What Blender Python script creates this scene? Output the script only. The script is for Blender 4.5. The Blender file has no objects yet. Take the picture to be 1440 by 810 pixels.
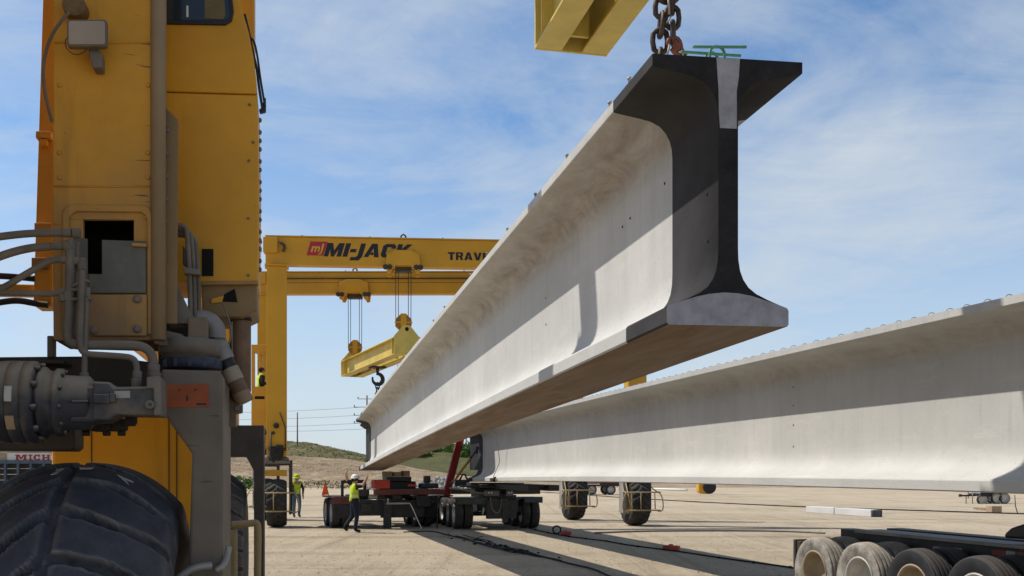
import bpy, bmesh, math, random
from mathutils import Vector, Matrix, noise
R = math.radians
random.seed(7)
scene = bpy.context.scene
COL = scene.collection
CAMH, FOC = 1.8, 1400.0           # eye height; focal length in photo pixels (1440 wide)
CX, HY = 720.0, 667.0             # picture centre column, horizon row of the photograph

def at(px, py, Y):
    """world point at distance Y seen at that place of the photograph"""
    return Vector(((px - CX) / FOC * Y, Y, CAMH - (py - HY) / FOC * Y))

def gnd(px, py):
    Y = FOC * CAMH / (py - HY)
    return Vector(((px - CX) / FOC * Y, Y, 0))

# ------------------------------------------------------------------ materials
MATS = {}
def nt_new(name):
    m = bpy.data.materials.new(name); m.use_nodes = True
    nt = m.node_tree; nt.nodes.clear()
    out = nt.nodes.new('ShaderNodeOutputMaterial')
    b = nt.nodes.new('ShaderNodeBsdfPrincipled')
    nt.links.new(b.outputs[0], out.inputs[0])
    return m, nt, b

def N(nt, typ, **kw):
    n = nt.nodes.new(typ)
    for k, v in kw.items():
        setattr(n, k, v)
    return n

def mixcol(nt, fac, a, b, mode='MIX'):
    n = N(nt, 'ShaderNodeMix', data_type='RGBA', blend_type=mode)
    for sock, v in ((n.inputs[0], fac), (n.inputs[6], a), (n.inputs[7], b)):
        if hasattr(v, 'is_linked'): nt.links.new(v, sock)
        elif isinstance(v, (int, float)): sock.default_value = v
        else: sock.default_value = (*v, 1)
    return n.outputs[2]

def ramp(nt, val, p0, p1, c0=0.0, c1=1.0):
    n = N(nt, 'ShaderNodeMapRange'); n.clamp = True
    nt.links.new(val, n.inputs[0])
    n.inputs[1].default_value, n.inputs[2].default_value = p0, p1
    n.inputs[3].default_value, n.inputs[4].default_value = c0, c1
    return n.outputs[0]

def math_(nt, op, a, b=None):
    n = N(nt, 'ShaderNodeMath', operation=op)
    for i, v in enumerate((a, b)):
        if v is None: continue
        if hasattr(v, 'is_linked'): nt.links.new(v, n.inputs[i])
        else: n.inputs[i].default_value = v
    return n.outputs[0]

def noise_(nt, scale, detail=4, rough=.55, stretch=None, obj=True, dist=0):
    tc = N(nt, 'ShaderNodeTexCoord')
    src = tc.outputs['Object'] if obj else N(nt, 'ShaderNodeNewGeometry').outputs['Position']
    if stretch:
        mp = N(nt, 'ShaderNodeMapping'); mp.inputs['Scale'].default_value = stretch
        nt.links.new(src, mp.inputs[0]); src = mp.outputs[0]
    n = N(nt, 'ShaderNodeTexNoise')
    n.inputs['Scale'].default_value = scale; n.inputs['Detail'].default_value = detail
    n.inputs['Roughness'].default_value = rough; n.inputs['Distortion'].default_value = dist
    nt.links.new(src, n.inputs['Vector'])
    return n.outputs[0]

DUST = (.30, .225, .15)
def worn(name, col, rough=.55, metal=0., dust=.25, updust=.5, var=.15, scale=3., bump=.05, dustcol=DUST, zdust=None, scratch=0, spec=.4, chips=0, streak=0, upr=(.15, .9)):
    """painted or bare surface with uneven colour, grime and dust lying on top"""
    if name in MATS: return MATS[name]
    m, nt, b = nt_new(name)
    n1 = noise_(nt, scale, 6, .6)
    dark = tuple(c * (1 - 2.2 * var) for c in col)
    lite = tuple(min(1, c * (1 + var)) for c in col)
    c = mixcol(nt, ramp(nt, n1, .3, .7), dark, lite)
    n2 = noise_(nt, scale * .45, 8, .68)
    f = ramp(nt, n2, .62 - .3 * dust, .85 - .2 * dust, 0, min(1, dust * 1.8))
    if zdust:
        g = N(nt, 'ShaderNodeNewGeometry'); s = N(nt, 'ShaderNodeSeparateXYZ'); nt.links.new(g.outputs['Position'], s.inputs[0])
        zz = math_(nt, 'ADD', s.outputs[2], ramp(nt, noise_(nt, 2.3, 6, .6), .2, .8, -.35, .35))
        f = math_(nt, 'MAXIMUM', f, ramp(nt, zz, zdust[0], zdust[1], zdust[2], 0))
    if updust:
        g = N(nt, 'ShaderNodeNewGeometry'); s = N(nt, 'ShaderNodeSeparateXYZ'); nt.links.new(g.outputs['Normal'], s.inputs[0])
        un = math_(nt, 'ADD', s.outputs[2], ramp(nt, noise_(nt, scale * 1.6, 6, .65), .25, .75, -.12, .12))
        u = ramp(nt, un, upr[0], upr[1], 0, updust)
        f = math_(nt, 'MAXIMUM', f, u)
    c = mixcol(nt, f, c, dustcol)
    if scratch:
        n4 = noise_(nt, 9, 3, .5, stretch=(.6, .6, 7))
        c = mixcol(nt, ramp(nt, n4, .70, .73, 0, scratch), c, (.05, .035, .025))
    if streak:
        n5 = noise_(nt, 5.5, 5, .6, stretch=(1.6, 1.6, .12))
        c = mixcol(nt, ramp(nt, n5, .56, .74, 0, streak), c, (.10, .062, .034))
    if chips:
        n6 = noise_(nt, 13, 7, .66)
        c = mixcol(nt, ramp(nt, n6, .69, .715, 0, chips), c, (.075, .042, .028))
    nt.links.new(c, b.inputs['Base Color'])
    r = ramp(nt, f, 0, 1, rough, .9)
    nt.links.new(r, b.inputs['Roughness'])
    b.inputs['Metallic'].default_value = metal
    b.inputs['Specular IOR Level'].default_value = spec
    if bump:
        bp = N(nt, 'ShaderNodeBump'); bp.inputs['Strength'].default_value = bump * 3; bp.inputs['Distance'].default_value = .01
        nt.links.new(noise_(nt, scale * 7, 5, .6), bp.inputs['Height']); nt.links.new(bp.outputs[0], b.inputs['Normal'])
    MATS[name] = m
    return m

def plain(name, col, rough=.5, metal=0., spec=.5):
    return worn(name, col, rough, metal, dust=.05, updust=.12, var=.08, bump=.02, spec=spec)

def concrete(name, base=(.515, .503, .475), stain_bounce=1.0):
    m, nt, b = nt_new(name)
    big = noise_(nt, .55, 5, .6)
    c = mixcol(nt, ramp(nt, big, .3, .7), tuple(x * .88 for x in base), tuple(x * 1.08 for x in base))
    streak = noise_(nt, 3.2, 4, .6, stretch=(1.6, 1.6, .16))
    tz = N(nt, 'ShaderNodeTexCoord'); sz = N(nt, 'ShaderNodeSeparateXYZ'); nt.links.new(tz.outputs['Object'], sz.inputs[0])
    web = ramp(nt, sz.outputs[2], .34, .62)
    c = mixcol(nt, math_(nt, 'MULTIPLY', web, ramp(nt, streak, .42, .72, 0, .42)), c, tuple(x * .80 for x in base))
    streak2 = noise_(nt, 9, 3, .6, stretch=(2, 2, .1))
    c = mixcol(nt, math_(nt, 'MULTIPLY', web, ramp(nt, streak2, .58, .74, 0, .36)), c, tuple(x * .7 for x in base))
    mott = noise_(nt, 5.5, 9, .74, dist=.3)
    c = mixcol(nt, ramp(nt, mott, .52, .72, 0, .36), c, tuple(x * .80 for x in base))
    c = mixcol(nt, ramp(nt, noise_(nt, 3.3, 8, .7, stretch=(1, .35, 2.2)), .56, .72, 0, .5), c, (.60, .58, .535))
    blot = noise_(nt, 1.7, 7, .68, dist=.6)
    c = mixcol(nt, ramp(nt, blot, .58, .72, 0, .3), c, (.60, .58, .54))
    # form-oil staining in swirls under the top flange, with brown bounce light painted in
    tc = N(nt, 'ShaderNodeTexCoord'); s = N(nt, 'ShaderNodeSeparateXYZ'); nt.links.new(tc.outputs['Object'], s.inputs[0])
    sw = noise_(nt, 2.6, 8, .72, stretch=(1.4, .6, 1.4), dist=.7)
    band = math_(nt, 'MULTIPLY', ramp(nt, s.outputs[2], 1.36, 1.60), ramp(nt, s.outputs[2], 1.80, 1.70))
    f = math_(nt, 'MULTIPLY', band, ramp(nt, sw, .30, .66, 0, .85 * stain_bounce))
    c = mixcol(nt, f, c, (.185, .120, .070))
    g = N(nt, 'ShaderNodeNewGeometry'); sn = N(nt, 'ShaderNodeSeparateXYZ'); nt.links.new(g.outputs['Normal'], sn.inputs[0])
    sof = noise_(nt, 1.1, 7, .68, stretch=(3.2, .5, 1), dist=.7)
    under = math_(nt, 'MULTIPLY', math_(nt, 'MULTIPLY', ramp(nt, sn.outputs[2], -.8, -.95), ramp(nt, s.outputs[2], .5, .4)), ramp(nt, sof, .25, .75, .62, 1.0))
    c = mixcol(nt, under, c, (.150, .088, .046))  # soffit shade painted in as brown on downward faces
    sp = noise_(nt, 42, 2, .5)
    c = mixcol(nt, ramp(nt, sp, .685, .73, 0, .5), c, (.15, .135, .115))
    nt.links.new(c, b.inputs['Base Color'])
    b.inputs['Roughness'].default_value = .85; b.inputs['Specular IOR Level'].default_value = .25
    bp = N(nt, 'ShaderNodeBump'); bp.inputs['Strength'].default_value = .16; bp.inputs['Distance'].default_value = .012
    h = math_(nt, 'ADD', noise_(nt, 14, 6, .6), noise_(nt, 1.2, 2, .5))
    nt.links.new(h, bp.inputs['Height']); nt.links.new(bp.outputs[0], b.inputs['Normal'])
    MATS[name] = m
    return m

def ground_mat():
    m, nt, b = nt_new('sandy_ground')
    n = noise_(nt, .09, 6, .6, obj=False)
    c = mixcol(nt, ramp(nt, n, .35, .68), (.44, .355, .245), (.545, .45, .325))
    n2 = noise_(nt, .55, 7, .65, obj=False, stretch=(1, .35, 1))
    c = mixcol(nt, ramp(nt, n2, .5, .72, 0, .55), c, (.27, .205, .138))
    tr = noise_(nt, .34, 5, .62, obj=False, stretch=(.12, 1.6, 1), dist=.35)
    c = mixcol(nt, ramp(nt, tr, .54, .66, 0, .5), c, (.245, .185, .125))
    tr2 = noise_(nt, .55, 4, .6, obj=False, stretch=(.09, 1.2, 1), dist=.2)
    c = mixcol(nt, ramp(nt, tr2, .57, .68, 0, .5), c, (.56, .47, .345))
    gp = N(nt, 'ShaderNodeNewGeometry'); mp = N(nt, 'ShaderNodeMapping'); mp.inputs['Rotation'].default_value = (0, 0, R(-13)); mp.inputs['Scale'].default_value = (2.4, .035, 1)
    nt.links.new(gp.outputs['Position'], mp.inputs[0])
    rt = N(nt, 'ShaderNodeTexNoise'); rt.inputs['Scale'].default_value = 1; rt.inputs['Detail'].default_value = 5; rt.inputs['Roughness'].default_value = .6; nt.links.new(mp.outputs[0], rt.inputs[0])
    c = mixcol(nt, ramp(nt, rt.outputs[0], .56, .66, 0, .42), c, (.27, .205, .14))
    c = mixcol(nt, ramp(nt, rt.outputs[0], .44, .36, 0, .35), c, (.60, .50, .37))
    n3 = noise_(nt, 5.5, 8, .75, obj=False)
    c = mixcol(nt, ramp(nt, n3, .53, .68, 0, .62), c, (.20, .15, .10))
    n4 = noise_(nt, 14, 3, .6, obj=False)
    c = mixcol(nt, ramp(nt, n4, .63, .70, 0, .5), c, (.47, .41, .33))
    nt.links.new(c, b.inputs['Base Color'])
    b.inputs['Roughness'].default_value = .95; b.inputs['Specular IOR Level'].default_value = .1
    bp = N(nt, 'ShaderNodeBump'); bp.inputs['Strength'].default_value = .9; bp.inputs['Distance'].default_value = .12
    h = math_(nt, 'ADD', math_(nt, 'MULTIPLY', n3, 1.0), math_(nt, 'MULTIPLY', tr, 1.2))
    nt.links.new(h, bp.inputs['Height']); nt.links.new(bp.outputs[0], b.inputs['Normal'])
    return m

def patchy(name, cols, scale, stretch=None, rough=.95, bumpd=.2, steep=None):
    m, nt, b = nt_new(name)
    n = noise_(nt, scale, 8, .7, obj=False, stretch=stretch)
    c = mixcol(nt, ramp(nt, n, .38, .62), cols[0], cols[1])
    if len(cols) > 2:
        n2 = noise_(nt, scale * 3.1, 7, .7, obj=False, stretch=stretch)
        c = mixcol(nt, ramp(nt, n2, .52, .66, 0, .8), c, cols[2])
    if steep:
        g = N(nt, 'ShaderNodeNewGeometry'); s = N(nt, 'ShaderNodeSeparateXYZ'); nt.links.new(g.outputs['True Normal'], s.inputs[0])
        zz = math_(nt, 'ADD', s.outputs[2], ramp(nt, noise_(nt, scale * 2, 5, .6, obj=False), .2, .8, -.08, .08))
        c = mixcol(nt, ramp(nt, zz, steep[0], steep[1], 1, 0), c, steep[2])
    nt.links.new(c, b.inputs['Base Color']); b.inputs['Roughness'].default_value = rough; b.inputs['Specular IOR Level'].default_value = .1
    bp = N(nt, 'ShaderNodeBump'); bp.inputs['Strength'].default_value = .8; bp.inputs['Distance'].default_value = bumpd
    nt.links.new(noise_(nt, scale * 6, 6, .7, obj=False), bp.inputs['Height']); nt.links.new(bp.outputs[0], b.inputs['Normal'])
    MATS[name] = m
    return m

YEL = worn('crane_yellow', (.70, .335, .016), .45, dust=.10, updust=.35, var=.10, scale=1.6, chips=.6, streak=.22, dustcol=(.33, .21, .10), spec=.35)
YELD = worn('dusty_crane_yellow', (.72, .345, .030), .5, dust=.34, updust=.5, var=.12, scale=1.7, chips=.8, streak=.38, zdust=(2.45, 3.15, .9), dustcol=(.235, .165, .105), scratch=.75, spec=.3)
YELF = worn('far_crane_yellow', (.60, .30, .014), .42, dust=.05, updust=.2, var=.07, scale=.8, dustcol=(.34, .23, .1), spec=.35)
PALEY = worn('spreader_yellow', (.64, .48, .105), .5, dust=.12, updust=.2, var=.09, scale=2.2, dustcol=(.35, .24, .10), scratch=.5)
DSTEEL = worn('dusty_steel', (.19, .165, .14), .6, .15, dust=.35, updust=.75, var=.15, scale=4, dustcol=(.27, .215, .155))
FORKM = worn('dusty_fork_paint', (.185, .150, .118), .65, .0, dust=.3, updust=.6, var=.2, scale=2.2, zdust=(.9, 2.1, .5), dustcol=(.25, .19, .135), scratch=.8, chips=.7, streak=.5)
DARK = worn('dark_steel', (.035, .034, .036), .6, .1, dust=.12, updust=.35, var=.2, scale=4)
DARKB = worn('dark_brown_frame', (.055, .043, .036), .6, .1, dust=.25, updust=.5, var=.2, scale=3, dustcol=(.13, .10, .075))
VOID = worn('black_interior', (.006, .006, .006), .9, dust=0, updust=0, var=.1)
BLACKP = worn('black_paint', (.018, .018, .02), .5, dust=0, updust=.1, var=.15)
HOSE = worn('dusty_hose', (.16, .135, .11), .7, dust=.4, updust=.7, var=.12, scale=8, dustcol=(.29, .235, .175))
HOSEB = worn('black_hose', (.025, .024, .024), .6, dust=.1, updust=.4, scale=8)
GEARM = worn('gearbox_paint', (.034, .036, .048), .5, .0, dust=.36, updust=.95, var=.25, scale=6, dustcol=(.33, .265, .19), upr=(-.05, .62), chips=.5)
GPLATE = worn('grey_green_plate', (.15, .145, .125), .6, .2, dust=.22, updust=.3, var=.15, scale=7, dustcol=(.20, .165, .12))
RUBN = worn('tyre_rubber', (.034, .035, .043), .65, dust=.24, updust=.12, var=.3, scale=6, dustcol=(.12, .105, .088), spec=.3)
RUBF = worn('dusty_tyre_rubber', (.045, .042, .040), .8, dust=.3, updust=.25, var=.2, scale=3, dustcol=(.16, .13, .10), spec=.2)
RUBT = worn('truck_tyre_dusty', (.34, .31, .27), .85, dust=.3, updust=.4, var=.3, scale=7, dustcol=(.33, .28, .22), spec=.15)
RUBK = worn('truck_tyre_black', (.030, .030, .034), .7, dust=.1, updust=.12, var=.2, scale=7, spec=.3)
RIMW = worn('pale_rim', (.50, .48, .44), .45, .3, dust=.2, updust=.3, var=.12, scale=6)
RIMY = worn('tan_rim', (.33, .25, .165), .6, 0, dust=.25, updust=.3, var=.15, scale=6)
STEELG = worn('galvanised_steel', (.36, .34, .31), .5, .35, dust=.2, updust=.3, var=.12)
RAILY = worn('yellow_rail', (.36, .26, .12), .6, dust=.25, updust=.5, var=.12, dustcol=(.36, .29, .2))
ORANGE = worn('orange_sticker', (.36, .078, .020), .6, dust=.22, updust=0, var=.18, scale=6, dustcol=(.22, .14, .09))
REDP = worn('red_paint', (.40, .034, .020), .5, dust=.1, updust=.25, var=.15)
DREDP = worn('dark_red_deck', (.13, .035, .028), .6, dust=.2, updust=.35, var=.2)
BLUEG = worn('dusty_blue', (.045, .055, .085), .6, dust=.2, updust=.25, var=.2)
RUSTC = worn('rusty_chain', (.075, .052, .042), .55, .4, dust=.25, updust=.25, var=.3, scale=14, dustcol=(.20, .11, .065))
RUSTR = worn('red_oxide_shackle', (.23, .075, .045), .55, .2, dust=.2, updust=.2, var=.25, scale=14)
GREENB = worn('green_epoxy_bar', (.085, .25, .155), .45, dust=.1, updust=.1, var=.15, scale=10)
WHITEP = worn('white_paint', (.72, .71, .68), .5, dust=.08, updust=.1, var=.06)
REDL = worn('red_lettering', (.42, .018, .03), .5, dust=.05, updust=0, var=.08)
BLKL = worn('black_lettering', (.012, .012, .02), .5, dust=.02, updust=0, var=.08)
GREYP = worn('pale_grey_paint', (.37, .37, .415), .6, dust=.1, updust=0, var=.13, scale=9, bump=.14, dustcol=(.2, .19, .2))
BLACKG = worn('girder_black_paint', (.056, .054, .055), .9, dust=0, updust=0, var=.10, scale=2.5, bump=.05, spec=.1)
BLACKE = worn('girder_end_black', (.028, .027, .030), .75, dust=0, updust=0, var=.22, scale=6, bump=.14, spec=.2)
BROWNP = worn('rusty_exhaust', (.20, .12, .07), .65, .15, dust=.3, updust=.4, var=.25, scale=6)
GREYPIPE = worn('grey_exhaust', (.30, .285, .27), .55, .1, dust=.25, updust=.4, var=.15, scale=6)
TIMBER = worn('timber_block', (.30, .20, .095), .8, dust=.2, updust=.2, var=.2, scale=6)
ROPE = worn('wire_rope', (.06, .055, .05), .5, .4, dust=.1, updust=.1)
CONC = concrete('girder_concrete', stain_bounce=.75)
CONCB = concrete('second_girder_concrete', stain_bounce=.42)
CONC2 = concrete('barrier_concrete', (.56, .55, .52), 0)

def glass_dark():
    m, nt, b = nt_new('cab_glass')
    b.inputs['Base Color'].default_value = (.02, .03, .045, 1); b.inputs['Roughness'].default_value = .08
    b.inputs['Specular IOR Level'].default_value = .6
    return m
GLASS = glass_dark()
def tread_mat():
    m, nt, b = nt_new('worn_tread_rubber')
    n = noise_(nt, 5, 7, .68)
    c = mixcol(nt, ramp(nt, n, .35, .7), (.034, .036, .046), (.070, .072, .083))
    g = N(nt, 'ShaderNodeNewGeometry')
    e = math_(nt, 'MULTIPLY', ramp(nt, g.outputs['Pointiness'], .505, .56), ramp(nt, noise_(nt, 9, 5, .7), .35, .65, .2, 1))
    c = mixcol(nt, math_(nt, 'MULTIPLY', e, .75), c, (.24, .22, .20))
    d = ramp(nt, noise_(nt, 2.2, 8, .72), .52, .74, 0, .65)
    c = mixcol(nt, d, c, (.105, .092, .078))
    f = ramp(nt, noise_(nt, 38, 4, .7), .60, .72, 0, .5)
    c = mixcol(nt, f, c, (.12, .11, .10))
    nt.links.new(c, b.inputs['Base Color']); b.inputs['Roughness'].default_value = .62; b.inputs['Specular IOR Level'].default_value = .35
    bp = N(nt, 'ShaderNodeBump'); bp.inputs['Strength'].default_value = .35; bp.inputs['Distance'].default_value = .012
    nt.links.new(noise_(nt, 22, 6, .7), bp.inputs['Height']); nt.links.new(bp.outputs[0], b.inputs['Normal'])
    return m
TREADM = tread_mat()

# ------------------------------------------------------------------ mesh builder
class MB:
    def __init__(self, M=None):
        self.v, self.f, self.mi, self.sm = [], [], [], []
        self.M = M or Matrix.Identity(4); self.cur = 0; self.smooth = False
    def add(self, vs, fs, smooth=None):
        o = len(self.v)
        self.v += [self.M @ Vector(p) for p in vs]
        for f in fs:
            self.f.append([i + o for i in f]); self.mi.append(self.cur)
            self.sm.append(self.smooth if smooth is None else smooth)
        return self
    def box(self, a, b):
        x0, y0, z0 = (min(a[i], b[i]) for i in range(3)); x1, y1, z1 = (max(a[i], b[i]) for i in range(3))
        vs = [(x0,y0,z0),(x1,y0,z0),(x1,y1,z0),(x0,y1,z0),(x0,y0,z1),(x1,y0,z1),(x1,y1,z1),(x0,y1,z1)]
        return self.add(vs, [(0,3,2,1),(4,5,6,7),(0,1,5,4),(1,2,6,5),(2,3,7,6),(3,0,4,7)], False)
    def beam(self, p, q, w, h, up=(0, 0, 1)):
        """rectangular bar from p to q, w across, h along up"""
        p, q = Vector(p), Vector(q); d = (q - p).normalized(); up = Vector(up)
        s = d.cross(up)
        if s.length < 1e-4: s = d.cross(Vector((1, 0, 0)))
        s.normalize(); t = s.cross(d).normalized()
        vs = []
        for c in (p, q):
            for (i, j) in ((-1,-1),(1,-1),(1,1),(-1,1)): vs.append(c + s * i * w / 2 + t * j * h / 2)
        return self.add(vs, [(0,1,2,3),(7,6,5,4),(0,4,5,1),(1,5,6,2),(2,6,7,3),(3,7,4,0)], False)
    def prism(self, poly, off):
        """closed polygon of 3D points pushed by off"""
        off = Vector(off); n = len(poly); P = [Vector(p) for p in poly]
        vs = P + [p + off for p in P]
        nrm = Vector((0, 0, 0))
        for i in range(n): nrm += P[i].cross(P[(i + 1) % n])
        fl = nrm.dot(off) > 0
        a = list(range(n)); b = [i + n for i in range(n)]
        fs = [a[::-1] if fl else a, b if fl else b[::-1]]
        for i in range(n):
            j = (i + 1) % n
            fs.append((i, j, j + n, i + n) if fl else (j, i, i + n, j + n))
        return self.add(vs, fs, False)
    def ring(self, outer, inner, off):
        """frame between two loops of equal length, pushed by off"""
        off = Vector(off); n = len(outer)
        O = [Vector(p) for p in outer]; I = [Vector(p) for p in inner]
        vs = O + I + [p + off for p in O] + [p + off for p in I]
        fs = []
        for i in range(n):
            j = (i + 1) % n
            fs += [(i, j, n+j, n+i), (2*n+j, 2*n+i, 3*n+i, 3*n+j), (j, i, 2*n+i, 2*n+j), (n+i, n+j, 3*n+j, 3*n+i)]
        return self.add(vs, fs, False)
    def tube(self, pts, r, n=10, closed=False, smooth_path=0):
        P = [Vector(p) for p in pts]
        for _ in range(smooth_path):
            Q = []
            m = len(P)
            rng = range(m if closed else m - 1)
            if not closed: Q.append(P[0])
            for i in rng:
                a, b = P[i], P[(i + 1) % m]
                Q += [a * .75 + b * .25, a * .25 + b * .75]
            if not closed: Q.append(P[-1])
            P = Q
        m = len(P)
        rr = r if callable(r) else (lambda t: r)
        vs, fs = [], []
        prev = None
        for i, p in enumerate(P):
            a = P[i - 1] if (i > 0 or closed) else P[0]
            b = P[(i + 1) % m] if (i < m - 1 or closed) else P[-1]
            d = (b - a)
            d = d.normalized() if d.length > 1e-9 else Vector((0, 0, 1))
            if prev is None:
                s = d.cross(Vector((0, 0, 1)))
                if s.length < .05: s = d.cross(Vector((1, 0, 0)))
            else:
                s = prev - d * prev.dot(d)
                if s.length < 1e-5: s = d.cross(Vector((.3, .7, .2)))
            s.normalize(); prev = s; t = d.cross(s)
            q = rr(i / max(1, m - 1))
            for k in range(n):
                an = 2 * math.pi * k / n
                vs.append(p + (s * math.cos(an) + t * math.sin(an)) * q)
        L = m if closed else m - 1
        for i in range(L):
            i2 = (i + 1) % m
            for k in range(n):
                k2 = (k + 1) % n
                fs.append((i*n+k, i*n+k2, i2*n+k2, i2*n+k))
        self.add(vs, fs, True)
        if not closed:
            self.add(vs[:n], [list(range(n))[::-1]], False); self.add(vs[-n:], [list(range(n))], False)
        return self
    def lathe(self, p, axis, prof, n=24, closed=False):
        """prof: (distance along axis, radius)"""
        p = Vector(p); a = Vector(axis).normalized()
        s = a.cross(Vector((0, 0, 1)))
        if s.length < .05: s = a.cross(Vector((1, 0, 0)))
        s.normalize(); t = a.cross(s)
        vs, fs = [], []
        for (h, r) in prof:
            for k in range(n):
                an = 2 * math.pi * k / n
                vs.append(p + a * h + (s * math.cos(an) + t * math.sin(an)) * r)
        m = len(prof)
        for i in range(m if closed else m - 1):
            i2 = (i + 1) % m
            for k in range(n):
                k2 = (k + 1) % n
                fs.append((i*n+k, i2*n+k, i2*n+k2, i*n+k2))
        self.add(vs, fs, True)
        if not closed:
            if prof[0][1] > 1e-4: self.add(vs[:n], [list(range(n))], False)
            if prof[-1][1] > 1e-4: self.add(vs[-n:], [list(range(n))[::-1]], False)
        return self
    def cyl(self, p, q, r, n=16):
        p, q = Vector(p), Vector(q)
        return self.lathe(p, q - p, [(0, r), ((q - p).length, r)], n)
    def ball(self, c, r, n=10, sc=(1, 1, 1)):
        vs, fs = [], []
        m = max(5, n // 2 + 1)
        for i in range(m + 1):
            th = math.pi * i / m
            for k in range(n):
                ph = 2 * math.pi * k / n
                vs.append((c[0] + r*sc[0]*math.sin(th)*math.cos(ph), c[1] + r*sc[1]*math.sin(th)*math.sin(ph), c[2] + r*sc[2]*math.cos(th)))
        for i in range(m):
            for k in range(n):
                k2 = (k + 1) % n
                fs.append((i*n+k, (i+1)*n+k, (i+1)*n+k2, i*n+k2))
        return self.add(vs, fs, True)
    def build(self, name, mat, parent=None, bevel=0, seg=2, fix=True, loc=None, label=None):
        me = bpy.data.meshes.new(name)
        me.from_pydata([tuple(v) for v in self.v], [], self.f)
        mats = mat if isinstance(mat, (list, tuple)) else [mat]
        for m in mats: me.materials.append(m)
        me.polygons.foreach_set('material_index', self.mi)
        me.polygons.foreach_set('use_smooth', self.sm)
        me.update()
        if fix:
            bm = bmesh.new(); bm.from_mesh(me); bmesh.ops.remove_doubles(bm, verts=bm.verts, dist=1e-5)
            bmesh.ops.recalc_face_normals(bm, faces=bm.faces); bm.to_mesh(me); bm.free()
        o = bpy.data.objects.new(name, me); COL.objects.link(o)
        if parent: o.parent = parent
        if loc: o.location = loc
        if bevel:
            b = o.modifiers.new('edge', 'BEVEL'); b.width = bevel; b.segments = seg; b.limit_method = 'ANGLE'; b.angle_limit = R(40)
            b.harden_normals = False
        if label: o['label'] = label
        return o

def tag(o, label=None, cat=None, group=None, kind=None):
    if label: o['label'] = label
    if cat: o['category'] = cat
    if group: o['group'] = group
    if kind: o['kind'] = kind
    return o

def empty(name, loc, rz=0., label=None, cat=None, group=None):
    o = bpy.data.objects.new(name, None); COL.objects.link(o)
    o.location = loc; o.rotation_euler = (0, 0, rz); o.empty_display_size = .3
    return tag(o, label, cat, group)

def copy_obj(o, parent=None, loc=None):
    c = o.copy(); COL.objects.link(c)
    if parent: c.parent = parent
    if loc is not None: c.location = loc
    return c

def copy_tree(o, parent=None, off=None):
    c = copy_obj(o, parent)
    if off is not None: c.location = o.location + Vector(off)
    for ch in [x for x in COL.objects if x.parent == o]: copy_tree(ch, c)
    return c

def text_part(name, body, mat, parent, M, size, bold=.03, shear=0., depth=.004, xs=1.0):
    """lettering as a thin flat mesh; M places its x (reading) and y (up) directions"""
    cu = bpy.data.curves.new(name, 'FONT'); cu.body = body; cu.size = size; cu.offset = bold * size
    cu.shear = shear; cu.extrude = depth; cu.resolution_u = 3; cu.space_character = 1.0 + bold * 2
    tmp = bpy.data.objects.new(name, cu); COL.objects.link(tmp)
    dg = bpy.context.evaluated_depsgraph_get()
    me = bpy.data.meshes.new_from_object(tmp.evaluated_get(dg))
    bpy.data.objects.remove(tmp)
    for v in me.vertices: v.co = M @ Vector((v.co.x * xs, v.co.y, v.co.z))
    me.materials.clear(); me.materials.append(mat)
    me.name = name
    o = bpy.data.objects.new(name, me); COL.objects.link(o); o.parent = parent
    return o

class Frame:
    """a thing's own ground frame: u right, v away, z up"""
    def __init__(s, origin, slope):
        s.ang = math.atan(slope); s.O = Vector(origin)
        s.u = Vector((math.cos(s.ang), math.sin(s.ang), 0)); s.v = Vector((-math.sin(s.ang), math.cos(s.ang), 0))
    def q(s, px, py, v):
        a = (px - CX) / FOC
        t = (v + s.O.dot(s.v)) / (a * s.v.x + s.v.y)
        p = Vector((a * t, t, CAMH - (py - HY) / FOC * t)) - s.O
        return Vector((p.dot(s.u), v, p.z))
    def w(s, u, v, z):
        return s.O + s.u * u + s.v * v + Vector((0, 0, z))
    def loc(s, P):
        p = Vector(P) - s.O
        return Vector((p.dot(s.u), p.dot(s.v), p.z))

def rrect(x0, y0, x1, y1, r, n=4):
    pts = []
    for (cx, cy, a0) in ((x1-r, y0+r, -90), (x1-r, y1-r, 0), (x0+r, y1-r, 90), (x0+r, y0+r, 180)):
        for k in range(n + 1):
            a = R(a0 + 90 * k / n); pts.append((cx + r * math.cos(a), cy + r * math.sin(a)))
    return pts

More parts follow.
